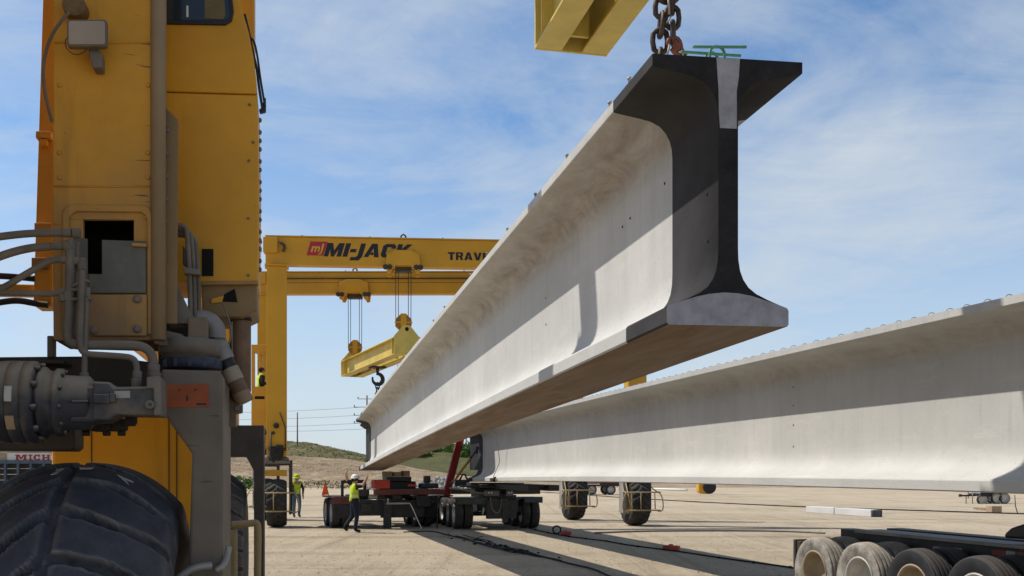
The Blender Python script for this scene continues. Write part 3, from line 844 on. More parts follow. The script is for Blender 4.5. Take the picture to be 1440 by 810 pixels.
# cab: windscreen side upper part, flat lower panel
vc = .17
up = [(225, 128), (362, 132), (360.5, 112), (357, 82), (350, 46), (338, 4), (326, -30), (318, -110), (225, -110)]
CAB = MB(); CAB.prism(qp(up, vc), (0, .42, 0)); CAB = CAB.build('cab', YEL, CR, .008)
m = MB(); m.prism(qp([(225, 129.5), (362, 133.5), (364, 250), (363, 397), (225, 397)], vc + .004), (0, .42, 0)); m.build('cab_lower_panel', YEL, CR, .006)
ins = [(228, -90), (318, -90), (312, -60), (318, -30), (324, 18), (322, 26), (316, 28.5), (228, 28)]
outp = [(224, -96), (322, -96), (317, -60), (324, -30), (328.5, 16), (326, 29), (317, 34.5), (224, 33)]
m = MB(); m.ring(qp(outp, vc - .012), qp(ins, vc - .012), (0, .016, 0)); WF = m.build('window_frame', BLACKP, CAB, .003)
m = MB(); m.prism(qp(ins, vc - .004), (0, .003, 0)); m.build('window_glass', GLASS, CAB)
plate('seat_back', [(287, -60), (312, -60), (317, 22), (314, 27), (288, 26)], vc - .0065, .002, worn('seat_behind_glass', (.17, .12, .03), .2, dust=.1, updust=0, var=.15, scale=6), 0, CAB)
plate('window_latch', [(262, 8), (265, 8), (265, 24), (262, 24)], vc - .008, .002, WHITEP, 0, CAB)
for x, y in ((351, 147), (350, 226), (349, 307), (349, 387), (356, 200)):
    m = MB(); p = F.q(x, y, vc - .001); m.lathe(p, (0, -1, 0), [(0, .0065), (.003, .006), (.005, .003)], 8); m.build('panel_screw', DSTEEL, CR)
plate('cab_rear_post', [(325, -400), (357.5, -400), (357.5, 76), (330, 76)], vc + .5, .2, YEL, .006)
for (y, x0, x1) in ((262, 76, 220), (60, 76, 212)):
    ptube('weld_seam', [(x0, y, -.152), ((x0 + x1) / 2, y + .4, -.152), (x1, y, -.152)], .0035, YELD, 0, 6)
for (x, y) in ((84, 215), (84, 250), (208, 215), (208, 250), (84, 120), (208, 120)):
    m = MB(); p = F.q(x, y, -.151); m.lathe(p, (0, -1, 0), [(0, .009), (.004, .0085), (.007, .004)], 8); m.build('column_bolt', YELD, CR)
# wiper / stay on the cab's edge
ptube('window_stay', [(344, 20, .2), (350, 45, .2), (356, 75, .2), (361, 95, .2), (364, 122, .2), (369, 152, .2)], .006, HOSEB)
ptube('window_stay', [(350, 52, .2), (357, 56, .2), (362, 78, .2), (366, 110, .2), (371, 140, .2), (373, 150, .2)], .005, HOSEB)
plate('stay_bracket', [(364, 154), (366, 158), (374, 156), (374, 138), (371, 136), (369, 150)], .2, .03, BLACKP, .003)
m = MB()
for y in range(168, 380, 14):
    p = F.q(364.5, y + (y * 7 % 5), .3); m.lathe(p, (1, 0, 0), [(0, .012), (.008, .011), (.012, .004)], 8)
m.build('hinge_bolt', DSTEEL, CR)
# vent and box below the cab
plate('vent', [(284, 350), (300, 350), (300, 388), (284, 388)], vc - .003, .004, VOID, 0)
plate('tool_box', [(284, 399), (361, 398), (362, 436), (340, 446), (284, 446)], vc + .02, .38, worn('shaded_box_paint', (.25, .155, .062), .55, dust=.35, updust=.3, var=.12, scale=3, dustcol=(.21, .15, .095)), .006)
plate('box_lip', [(282, 396), (363, 394.5), (363, 399.5), (282, 400.5)], vc - .012, .05, YELD, .003)
plate('box_opening', [(315, 414), (330, 406), (334, 425), (312, 424)], vc + .016, .003, VOID, 0)
plate('box_bar', [(297, 420), (315, 415), (312, 425), (297, 426)], vc + .01, .01, YEL, .002)
# steel lines running up beside the bolted plate
for k, (xa, xb, yb, yt) in enumerate(((251, 262, 455, 316), (252, 268, 450, 323), (253, 274, 446, 330))):
    ptube('hydraulic_line', [(xa - 4, yt, -.02 + .03 * k), (xa + 6, yt + 1, -.02 + .03 * k), (xb, yt + 5, -.02 + .03 * k), (xb + 2, yt + 20, -.02 + .03 * k), (xb + 5, 395, -.02 + .03 * k), (xb + 6, yb, -.02 + .03 * k)], .0105, HOSE, 2, 10)
plate('line_clamp', [(258, 376), (281, 378), (281, 386), (258, 384)], -.05, .06, DSTEEL, .003)
plate('gusset', [(248, 398), (268, 440), (280, 455), (248, 455)], -.04, .03, DSTEEL, .003)
plate('gusset', [(257, 345), (263, 352), (262, 375), (257, 372)], -.03, .02, DARKB, .003)
# turntable under the column
plate('dark_void', [(222, 452), (305, 452), (305, 522), (222, 522)], .26, .4, DARKB, .01)  # dark box painted in for the shaded void behind the turntable
plate('turntable_block', [(264, 446), (292, 446), (292, 478), (264, 478)], -.06, .16, worn('tan_block', (.25, .185, .12), .6, dust=.4, updust=.4), .006)
m = MB(); p = F.q(266, 499, -.02); 
m.lathe((p.x, -.0, p.z), (0, 0, 1), [(-.02, .115), (0, .115), (0, .128), (.06, .128), (.064, .124)], 36); m.build('turntable_disc', DSTEEL, CR)
p = F.q(270, 519, -.02); m = MB(); m.lathe((p.x, .0, p.z), (0, 0, 1), [(0, .118), (.045, .118), (.048, .112)], 36)
for k in range(12):
    an = k * math.pi / 6; m.box((p.x + .116 * math.cos(an) - .008, .116 * math.sin(an) - .008, p.z + .004), (p.x + .116 * math.cos(an) + .008, .116 * math.sin(an) + .008, p.z + .04))
m.build('bearing_ring', BLUEG, CR)
plate('column_foot', [(222, 462), (256, 470), (264, 478), (264, 486), (222, 486)], -.10, .12, DSTEEL, .004)
# exhaust: grey elbow, clamped sleeve sections, rusty stack
m = MB(); m.tube([F.q(*q) for q in [(240, 449, .05), (262, 449, .05), (286, 449, .05), (297, 453, .05), (304, 464, .05), (304, 476, .05)]], .042, 20, smooth_path=3); m.build('exhaust_elbow', GREYPIPE, CR)
for (a0, a1, r, mm) in (((304, 476), (310, 492), .041, GREYPIPE), ((309, 491), (317, 507), .043, GREYPIPE), ((316, 506), (323, 519), .036, BLACKP), ((322, 518), (331, 536), .041, worn('pale_sleeve', (.36, .29, .20), .6, dust=.3, updust=.3)), ((330, 535), (341, 556), .037, BROWNP), ((338, 551), (346, 566), .038, worn('tan_sleeve', (.33, .215, .13), .6, dust=.3, updust=.3))):
    m = MB(); m.cyl(F.q(*a0, .07), F.q(*a1, .07), r, 20); m.build('exhaust_section', mm, CR, .004)
m = MB(); m.tube([F.q(338, 420, .3), F.q(338, 480, .3), F.q(338, 548, .3), F.q(336, 556, .3)], .049, 18); m.ball(F.q(337, 553, .3), .049, 16); m.build('exhaust_stack', BROWNP, CR)
m = MB()
for y in (450, 449.0): m.lathe(F.q(338, y, .3), (0, 0, 1), [(-.006, .052), (.006, .052)], 20)
m.build('stack_band', DARK, CR)
plate('lower_bracket', [(318, 530), (341, 545), (341, 580), (332, 582), (332, 600), (318, 600)], .30, .06, worn('brown_bracket', (.20, .15, .11), .6, dust=.3), .004)
for x, y in ((335, 560), (334, 574)):
    m = MB(); p = F.q(x, y, .299); m.lathe(p, (0, -1, 0), [(0, .014), (.008, .012)], 8); m.build('bracket_bolt', DSTEEL, CR)
ptube('small_line', [(313, 425, .1), (318, 440, .1), (324, 455, .1), (325, 472, .1), (321, 486, .1)], .004, HOSE)
ptube('small_line', [(326, 452, .15), (326, 500, .15), (330, 520, .15)], .004, HOSE)

# the wheel carrier (fork) and tyre, front and rear
fork_pts = [(226, 519), (310, 521), (313, 533), (313, 1010), (266, 1010), (265, 806), (270, 638), (229, 580)]
m = MB(); m.prism(qp(fork_pts, -.22), (0, .62, 0)); FORK = m.build('wheel_fork', FORKM, CR, .012)
fx = [p.x for p in qp(fork_pts, -.22)]
m = MB(); l0 = -2 * F.q(232, 700, 0).x * 0
xl = F.q(110, 700, 0).x
m = MB(); m.prism([(xl - (p.x - xl), p.y, p.z) for p in qp([(270, 640), (313, 640), (313, 1010), (266, 1010)], -.22)], (0, .62, 0)); FORKL = m.build('wheel_fork', FORKM, CR, .012)
wc = Vector((xl + .015, .03, .925))
m = MB(); tyre_mesh(m, wc, (1, 0, 0), .925, .80, .44, 720, 60, .235, 1.0, .055, .20, style='lug', crown=.155); TYRE = m.build('tyre', TREADM, CR, fix=False, label='huge worn black tyre with curved lugs')
m = MB(); m.lathe(wc - Vector((.34, 0, 0)), (1, 0, 0), [(0, .45), (.02, .42), (.06, .40), (.07, .12), (.11, .10), (.57, .10), (.61, .12), (.62, .40), (.66, .42), (.68, .45)], 36); m.build('rim', DSTEEL, TYRE)
# pale scuffs on the tread
def scuff(w, th, pts):
    m = MB(); vs = []
    for (du, dt) in pts:
        ww, t = w + du, th + dt
        r = .925 - .925 * .155 * abs(ww / .4) ** 2.6 * 1.2 + .004
        vs.append((wc.x + ww, wc.y - r * math.sin(t), wc.z + r * math.cos(t)))
    m.add(vs, [list(range(len(vs)))], False)
    o = m.build('tread_scuff', worn('pale_scuff', (.42, .41, .40), .7, dust=.2, updust=0, scale=20), TYRE, fix=False)
    o.modifiers.new('t', 'SOLIDIFY').thickness = .003
scuff(-.045, .30, [(-.016, .05), (-.004, .01), (-.012, -.03), (.018, -.04), (.010, .01), (.004, .04)])
scuff(.055, .24, [(-.028, .004), (.026, -.006), (.020, .022), (-.024, .030)])
scuff(.205, .30, [(-.03, -.012), (.03, .004), (.034, .016), (.004, .018), (.022, .06), (-.012, .016)])
# orange warning sticker on the fork
plate('warning_sticker', [(232, 541), (293, 540), (294, 572), (232, 573)], -.2245, .003, ORANGE, 0, FORK)
for (x0, y0, x1, y1, mm) in ((262, 556, 264.5, 564, BLKL), (276, 567, 290, 569.5, BLKL), (250, 548, 254, 549.5, BLKL), (273, 547, 277, 549, BLKL)):
    plate('sticker_mark', [(x0, y0), (x1, y0), (x1, y1), (x0, y1)], -.2258, .0012, mm, 0, FORK)
for x, y in ((319, 546),):
    pass
ptube('foot_pipe', [(246, 818, -.3), (262, 804, -.3), (278, 797, -.3), (297, 795, -.28)], .016, STEELG)
ptube('foot_pipe', [(304, 802, -.26), (314, 796, -.26), (320, 780, -.2), (322, 768, -.2)], .013, STEELG)
# guard rail beside the fork
for pts in ([(329, 1000, .95), (329, 745, .95)], [(326, 738, .95), (352, 736, .95), (361, 735, .95), (363, 742, .95), (362, 800, .95), (361, 1000, .95)]):
    ptube('guard_rail', pts, .019, RAILY, 2)

# drive motor: planetary gearbox, motor, pump, end block
m = MB(); ax = Vector((1, 0, 0)); vm = -.42
def hx(x): return F.q(x, 566, vm).x
cz = F.q(60, 566, vm).z
k = FOC / ((vm + F.O.dot(F.v)) / (-.46 * F.v.x + F.v.y))
o0 = Vector((0, vm, cz))
prof = [(-28, 30), (-20, 46), (0, 56), (19, 57.5), (19.5, 56), (20.5, 56), (21, 57.5), (39, 57.5), (39.5, 56), (40.5, 56), (41, 57.5), (53, 57.5), (56, 53), (58, 46)]
m.lathe(o0, ax, [(hx(x), r / k) for x, r in prof], 48)
GB = m.build('gearbox', GEARM, CR)
m = MB(); m.lathe(o0, ax, [(hx(x), r / k) for x, r in [(57, 46), (62, 50), (66, 50), (70, 46), (80, 43), (82, 48), (90, 48), (92, 39), (127, 38), (131, 33), (134, 30), (160, 28)]], 40)
for kk in range(10):
    an = 2 * math.pi * kk / 10 + .2
    c = o0 + Vector((hx(55), math.cos(an) * 51.5 / k, math.sin(an) * 51.5 / k)); m.lathe(c, ax, [(0, .013), (.018, .013), (.020, .006)], 8)
    c = o0 + Vector((hx(90), math.cos(an) * 43 / k, math.sin(an) * 43 / k)); m.lathe(c, ax, [(0, .010), (.012, .009)], 8)
m.build('drive_motor', GEARM, CR)
plate('motor_housing', [(96, 541), (140, 541), (152, 546), (152, 592), (130, 594), (96, 594)], vm - .085, .17, GEARM, .014)
plate('pump_body', [(130, 536), (154, 537), (160, 544), (222, 543), (222, 584), (164, 583), (152, 590), (130, 592)], vm - .095, .19, GEARM, .008)
plate('end_block', [(206, 530), (224, 528), (226, 540), (226, 584), (216, 584), (216, 546), (206, 546)], vm - .11, .20, DSTEEL, .005)
for (x0, y0, x1, y1) in ((131, 554, 154, 567), (154, 553, 162, 565), (100, 563, 124, 566), (206, 563, 214, 574)):
    plate('valve_block', [(x0, y0), (x1, y0), (x1, y1), (x0, y1)], vm - .118, .03, GEARM, .003)
m = MB(); m.lathe(F.q(211, 569, vm - .115), (0, -1, 0), [(0, .017), (.008, .017), (.008, .008), (.002, .007)], 14); m.build('port_plug', DSTEEL, CR)
plate('name_plate', [(161, 550), (183, 549.5), (183, 559.5), (161, 560)], vm - .0985, .002, worn('white_tag_dusty', (.36, .35, .33), .5, dust=.25, updust=0), 0)
for (x0, y0, x1, y1, mm) in ((21.5, 548, 31.5, 569, WHITEP), (21, 588, 33, 606, TIMBER)):
    mt = MB(); rr = 57.9 / k
    grid = []
    for yy in range(7):
        y = y0 + (y1 - y0) * yy / 6; dz = -(y - 566) / k; an = math.asin(max(-1, min(1, dz / rr)))
        for x in (x0, x1): grid.append((hx(x), vm - rr * math.cos(an), cz + dz))
    mt.add(grid, [(2*i, 2*i+1, 2*i+3, 2*i+2) for i in range(6)], True); mt.build('gearbox_tag', worn('tag_' + mm.name, (.45, .44, .42) if mm is WHITEP else (.33, .25, .15), .6, dust=.3, updust=0, scale=14), GB)
plate('dark_beam', [(-120, 503), (105, 501), (150, 501), (236, 512), (236, 560), (-120, 562)], .06, .2, DARKB, .008)
plate('dark_post', [(66, 472), (75, 472), (75, 502), (66, 502)], .02, .06, DSTEEL, .004)
plate('beam_shelf', [(40, 506), (90, 507), (90, 512), (40, 510)], -.1, .15, DARKB, .004)
plate('lower_frame', [(-120, 562), (105, 562), (105, 630), (98, 634), (-120, 633)], -.06, .2, DARKB, .010)
m = MB(); rb = random.Random(6)
for i in range(26):
    x = 114 + 72 * rb.random(); y = 590 + rb.random() * 14 * (1 if 120 < x < 180 else .6)
    p = F.q(x, y, -.2 + rb.uniform(-.05, .05)); m.box(p - Vector((.02, .03, .012)), p + Vector((.02, .03, .012 + .01 * rb.random())))
for x in (120, 149, 170):
    p = F.q(x, 609, -.2); m.lathe(p - Vector((.012, 0, 0)), (1, 0, 0), [(0, .012), (.03, .012)], 10)
m.build('greasy_chain_guard', worn('greasy_black', (.014, .012, .011), .6, dust=0, updust=.1), CR, .004)
# yellow body low behind the wheel
m = MB(); m.prism(qp([(72, 520), (304, 520), (304, 1000), (72, 1000)], 1.15), (0, .9, 0)); m.build('fuel_tank', YEL, CR, .02)
m = MB(); ul = F.q(-25, 600, .4).x; m.box((ul - 1.5, -1.0, 2.0), (ul, .4, 6.2)); m.build('unseen_shade_box', YEL, CR, .02)  # unseen box added at left to keep the sun off the tyre
for x in (128, 237, 248):
    plate('tank_seam', [(x, 585), (x + 1.3, 585), (x + 1.3, 760), (x, 760)], 1.146, .003, DARKB, 0)
# hydraulic hoses from the left and the pipework they feed
vh = -.34
for pts, r, mt in (([(-60, 341, vh), (-10, 334, vh), (30, 329, vh), (60, 327.5, vh), (88, 327.5, vh)], .0150, HOSE),
                   ([(-60, 385, vh), (-20, 368, vh), (15, 355, vh), (45, 348, vh), (72, 346.5, vh)], .0160, HOSE),
                   ([(-60, 435, vh), (-20, 416, vh), (10, 402, vh), (35, 386, vh), (60, 372, vh), (75, 365, vh), (86, 365, vh)], .0130, HOSE),
                   ([(-60, 408, vh), (0, 412, vh), (40, 412, vh), (78, 414, vh), (90, 408, vh), (97, 405, vh)], .0115, HOSE),
                   ([(-60, 436, .25), (0, 425, .25), (25, 422, .25), (50, 427, .25), (68, 429, .25)], .014, HOSEB),
                   ([(-60, 386, .3), (0, 388, .3), (30, 390, .3), (48, 392, .3)], .014, HOSEB)):
    ptube('hydraulic_hose', pts, r, mt, 2)
m = MB()
def fit(x0, x1, y, r):
    m = MB(); m.cyl(F.q(x0, y, vh), F.q(x1, y, vh), r, 12); m.build('hose_fitting', HOSE, CR, .002)
fit(88, 101, 327.5, .0175); fit(102, 113, 328, .020); fit(72, 90, 346.5, .0145); fit(90, 104, 347, .021); fit(84, 94, 365, .016); fit(94, 104, 366.5, .010); fit(103, 112, 367, .016); fit(112, 120, 368, .017)
for (x, y0, y1, r) in ((99, 338, 352, .019), (115.5, 364, 380, .017), (121, 404, 418, .016), (115, 410, 424, .018), (95, 410, 424, .018), (88, 414, 424, .014)):
    m = MB(); m.cyl(F.q(x, y0, vh), F.q(x, y1, vh), r, 12); m.build('hose_fitting', HOSE, CR, .002)
plate('pipe_clamp', [(94, 405), (111, 405), (111, 409), (94, 409)], vh - .02, .05, HOSE, .003)
plate('pipe_clamp', [(92, 419), (126, 417), (126, 421), (92, 423)], vh - .02, .05, HOSE, .003)
for pts, r in (([(98.5, 352, vh), (98, 420, vh), (95, 465, vh), (95, 474, vh), (98, 482, vh), (108, 485.5, vh), (130, 485.5, vh), (185, 485, vh), (200, 487, vh), (211, 494, vh), (215.5, 506, vh), (216, 522, vh)], .0185),
               ([(115.5, 380, vh - .03), (114, 420, vh - .03), (112, 480, vh - .03), (114, 492, vh - .03), (121, 498, vh - .03), (140, 499, vh - .03), (172, 501, vh - .03), (186, 503, vh - .03), (192, 510, vh - .03), (193, 530, vh - .05)], .0125),
               ([(121, 418, vh - .01), (120, 470, vh - .01), (118.5, 530, vh - .04)], .0115), ([(107, 340, vh + .03), (106, 420, vh + .03), (103, 476, vh + .03)], .013), ([(103, 402, vh - .02), (112, 397, vh - .03), (120, 394, vh - .02), (125, 396, vh)], .006)):
    ptube('steel_pipe', pts, r, HOSE, 2, 14)
m = MB()
for (x, y0, y1, r, vv) in ((216, 512, 524, .024, vh), (216.5, 524, 534, .027, vh), (193, 522, 532, .018, vh - .05), (192, 532, 545, .020, vh - .06), (118.5, 524, 538, .017, vh - .05)):
    m = MB(); m.cyl(F.q(x, y0, vv), F.q(x, y1, vv), r, 12); m.build('pipe_union', HOSE, CR, .002)

# rear leg: copies of the wheel and fork, and a plain column
for o_ in (TYRE,):
    c = copy_obj(o_, CR); c.location = (0, V0, 0)
    for ch in [x for x in COL.objects if x.parent == o_ and x.name.startswith('rim')]: copy_obj(ch, c)
rf = qp([(371, 598), (371, 900), (357, 900), (357, 662), (346, 642), (285, 642), (285, 598)], V0 - .35)
m = MB(); m.prism(rf, (0, .6, 0)); m.build('wheel_fork', DARK, CR, .01)
m = MB(); m.box((xl - .60, V0 - .3, .5), (xl - .48, V0 + .3, rf[0].z)); m.box((xl - .4799, V0 - .3, rf[4].z), (rf[5].x - .001, V0 + .3, rf[0].z)); m.build('wheel_fork', DARK, CR, .01)
m = MB(); m.box((a.x, V0 - .2, 2.31), (b_.x, V0 + .15, 8.75)); m.build('column', YEL, CR, .01)
m = MB(); m.box((a.x - .05, .35, 2.6), (a.x + .10, V0 - .25, 2.9)); m.build('side_sill', YEL, CR, .01)
# right legs (beyond the picture) and the two top beams that cast the girder shadows
for vv in (-.02, V0):
    vl = vv; vv += SKW * SP
    m = MB(); m.box((SP - .23, vv - .18, 1.9), (SP + .23, vv + .16, 8.75)); m.build('column', YEL, CR, .01)
    c = copy_obj(TYRE, CR); c.location = (SP - xl, vv, 0)
    m = MB(); m.box((SP - .55, vv - .3, .7), (SP - .43, vv + .3, 2.2)); m.box((SP + .43, vv - .3, .7), (SP + .55, vv + .3, 2.2)); m.box((SP - .4299, vv - .3, 1.88), (SP + .4299, vv + .3, 2.2)); m.build('wheel_fork', FORKM, CR, .01)
    m = MB(); m.prism([(a.x - .1, vl - .22 - SKW * a.x * 0, 8.752), (SP + .35, vv - .22, 8.752), (SP + .35, vv - .22, 9.65), (a.x - .1, vl - .22, 9.65)], (0, .40, 0)); m.build('top_beam', YEL, CR, .01)

# ------------------------------------------------------------------ hoisting gear
def hook_block(loc, rz, ztop, label, ropew, sheave=.30, w=.5, group='hook blocks on wire ropes', depth=.2):
    """octagonal block with yellow cheek plate, four falls of rope above it"""
    root = empty('hook_block', loc, rz, label, 'hook block', group)
    m = MB(); h = sheave
    m.prism([(math.cos(R(22.5 + 45 * k)) * h, -depth / 2, math.sin(R(22.5 + 45 * k)) * h) for k in range(8)], (0, depth, 0)); m.build('sheave_housing', worn('brown_yellow', (.30, .15, .03), .5, dust=.2, updust=.2), root, .01)
    m = MB(); m.box((-.10, -depth / 2 - .03, -h * 1.02), (.10, -depth / 2 - .003, h * 1.02)); m.build('cheek_plate', YELF, root, .01)
    m = MB(); m.box((-h, -depth / 2 - .022, -.03), (-.101, -depth / 2 - .004, .03)); m.box((.101, -depth / 2 - .022, -.03), (h, -depth / 2 - .004, .03)); m.build('cross_bar', YELF, root)
    m = MB(); m.cyl((0, 0, -h - .22), (0, 0, -h + .03), .05, 12); m.lathe((0, 0, -h - .22), (0, 0, -1), [(0, .09), (.06, .09), (.08, .05)], 12); m.build('shank', DARK, root)
    for sx in (-ropew, -ropew + .09, ropew - .09, ropew):
        m = MB(); m.cyl((sx, 0, .06), (sx * 1.02, 0, ztop), .013, 6); m.build('wire_rope', ROPE, root)
    return root

def spreader(loc, rz, L, H, W, label):
    """twin-flange lifting beam, length along local y, origin under its middle"""
    root = empty('spreader_beam', loc, rz, label, 'spreader beam')
    fw = W * .36; t = .03
    m = MB()
    for s in (-1, 1):
        x0, x1 = (W / 2 - fw) * s, W / 2 * s
        m.box((x0, -L / 2, 0), (x1, L / 2, t)); m.box((x0, -L / 2, H - t), (x1, L / 2, H))
        xm = (x0 + x1) / 2; m.box((xm - .02, -L / 2, t + .0005), (xm + .02, L / 2, H - t - .0005))
    m.build('twin_beam', PALEY, root, .004)
    m = MB()
    for y in (-L * .30, L * .22, L / 2 - .25, -L / 2 + .25):
        m.box((-W / 2 + fw + .001, y - .02, .05), (W / 2 - fw - .001, y + .02, H - .05))
        for s in ((-1, 1) if abs(y) > L * .4 else ()): m.box((W * .5 * s, y - .012, t + .002), ((W / 2 - fw / 2 + .021) * s, y + .012, H - t - .002))
    m.build('stiffener', PALEY, root)
    for s in (-1, 1):
        m = MB(); y = s * L / 2
        pts = [(-W / 2, y, -.004), (W / 2, y, -.004), (W / 2, y, H + .02), (W * .12, y, H + .42), (-W * .12, y, H + .42), (-W / 2, y, H + .02)]
        m.prism(pts, (0, .035 * s, 0)); m.prism([(p[0], p[1] - s * .45, p[2]) for p in pts], (0, .03 * s, 0)) if False else None
        m.build('end_plate', PALEY, root, .004)
        m = MB(); m.lathe((0, y + s * .036, H + .28), (0, s, 0), [(0, .07), (.002, .07), (.003, .03)], 14); m.build('pin_hole', VOID, root)
    m = MB(); m.box((-W * .3, -.22, -.06), (W * .3, .22, -.002)); m.cyl((0, 0, -.22), (0, 0, -.06), .06, 12); m.build('hook_mount', DARK, root, .01)
    m = MB(); pts = []
    r0 = .20
    for k in range(15):
        an = R(100 - 300 * k / 14); pts.append((r0 * math.cos(an), 0, -.46 + r0 * math.sin(an)))
    m.tube([(0, 0, -.2), (-.01, 0, -.25)] + pts, lambda t: .035 + .045 * math.sin(math.pi * min(1, t * 1.05)), 10); m.build('hook', DARK, root)
    return root

# ------------------------------------------------------------------ chains
def link(m, c, d, side, L, W, r):
    c, d, side = Vector(c), Vector(d).normalized(), Vector(side).normalized()
    pts = []
    for k in range(12):
        an = 2 * math.pi * k / 12
        pts.append(c + d * ((L - W) / 2 * (1 if math.cos(an) > 0 else -1) * (1 if abs(math.cos(an)) > .2 else 0) + W / 2 * math.cos(an)) + side * (W / 2 * math.sin(an)))
    m.tube(pts, r, 8, closed=True)
def chain_run(m, p, q, L, W, r, seed=0, mis=.15):
    p, q = Vector(p), Vector(q); d = q - p; n = max(1, round(d.length / (L - 2 * r * 1.1))); rr = random.Random(seed)
    a = d.cross(Vector((.3, 1, .1))).normalized(); b = d.normalized().cross(a)
    for k in range(n):
        c = p.lerp(q, (k + .5) / n); s = a if k % 2 else b
        s = (s + (b if k % 2 else a) * rr.uniform(-mis, mis)).normalized()
        link(m, c, d + Vector((rr.uniform(-.05, .05), 0, 0)) * d.length, s, L, W, r)

# near spreader and chain over the hanging girder
spn = spreader((1.30 - .226 * .0, 7.72, 6.32), F.ang, 6.0, .62, .80, 'pale yellow spreader beam overhead, cut by the top edge of the picture')
LC = empty('lifting_chain', G1.location, G1.rotation_euler.z, 'rusty heavy chain with red shackle gripping the top of the hanging girder', 'chain')
def gl(px, py, s): 
    """girder-1 local point at girder distance s"""
    f = Frame(G1.location, .2263); q = f.q(px, py, s); q.z -= 0; return Vector((q.x, q.y, q.z - 0)) - Vector((0, 0, 0))
fg = Frame((g1n[0], g1n[1], 2.815), (g1n[0] - g1f[0]) / (g1f[1] - g1n[1]))
def gq(px, py, s):
    q = fg.q(px, py, s); return q
m = MB(); top = gq(937, -22, 1.02); 
chain_run(m, gq(929, 100, 1.02), gq(928, 44, 1.02), .18, .115, .021, 2, .1)
chain_run(m, gq(929, 48, 1.0), gq(935, -30, 1.0), .18, .115, .021, 3, .3)
chain_run(m, gq(947, 58, .95), gq(943, -30, .95), .17, .11, .021, 5, .5)
base = gq(928, 110, 1.02); chain_run(m, (base.x, base.y, 1.83 + zl1(1.0)), gq(929, 92, 1.02), .17, .105, .0165, 1)
base = gq(960, 110, .9)
chain_run(m, (base.x, base.y, 1.83 + zl1(1.0)), gq(961, 80, .9), .17, .105, .0165, 1)
m.build('chain_links', RUSTC, LC)
m = MB(); m.tube([gq(941, 64, .92), gq(939, 58, .92), gq(943, 53, .92), gq(952, 53, .92), gq(957, 60, .92), gq(958, 70, .92), gq(966, 80, .92), gq(950, 76, .92), gq(944, 68, .92)], .017, 10, smooth_path=1); m.ball(gq(951, 66, .92), .04, 12, (1, .6, 1.1)); m.build('shackle', RUSTR, LC)
m = MB(); m.cyl(gq(938, 80, .88), gq(941.5, 63, .88), .008, 8); m.cyl(gq(940, -10, .9), gq(941, 20, .9), .010, 8); m.cyl(gq(938, 32, .9), gq(944, 22, .9), .007, 8); m.build('shackle_pin', STEELG, LC)
m = MB(); m.ball(gq(938, -8, 1.0), .085, 16, (1.3, .5, 1)); m.build('master_link', RUSTC, LC)
hb = F.w
for i, (s, lab) in enumerate(((-1, 'hook block above the near end of the overhead spreader, beyond the picture top'), (1, 'hook block above the far end of the overhead spreader, beyond the picture top'))):
    p = Vector((1.30, 7.72, 0)) + F.v * (s * 2.98); hook_block((p.x, p.y, 7.86), F.ang, .95, lab, .28)

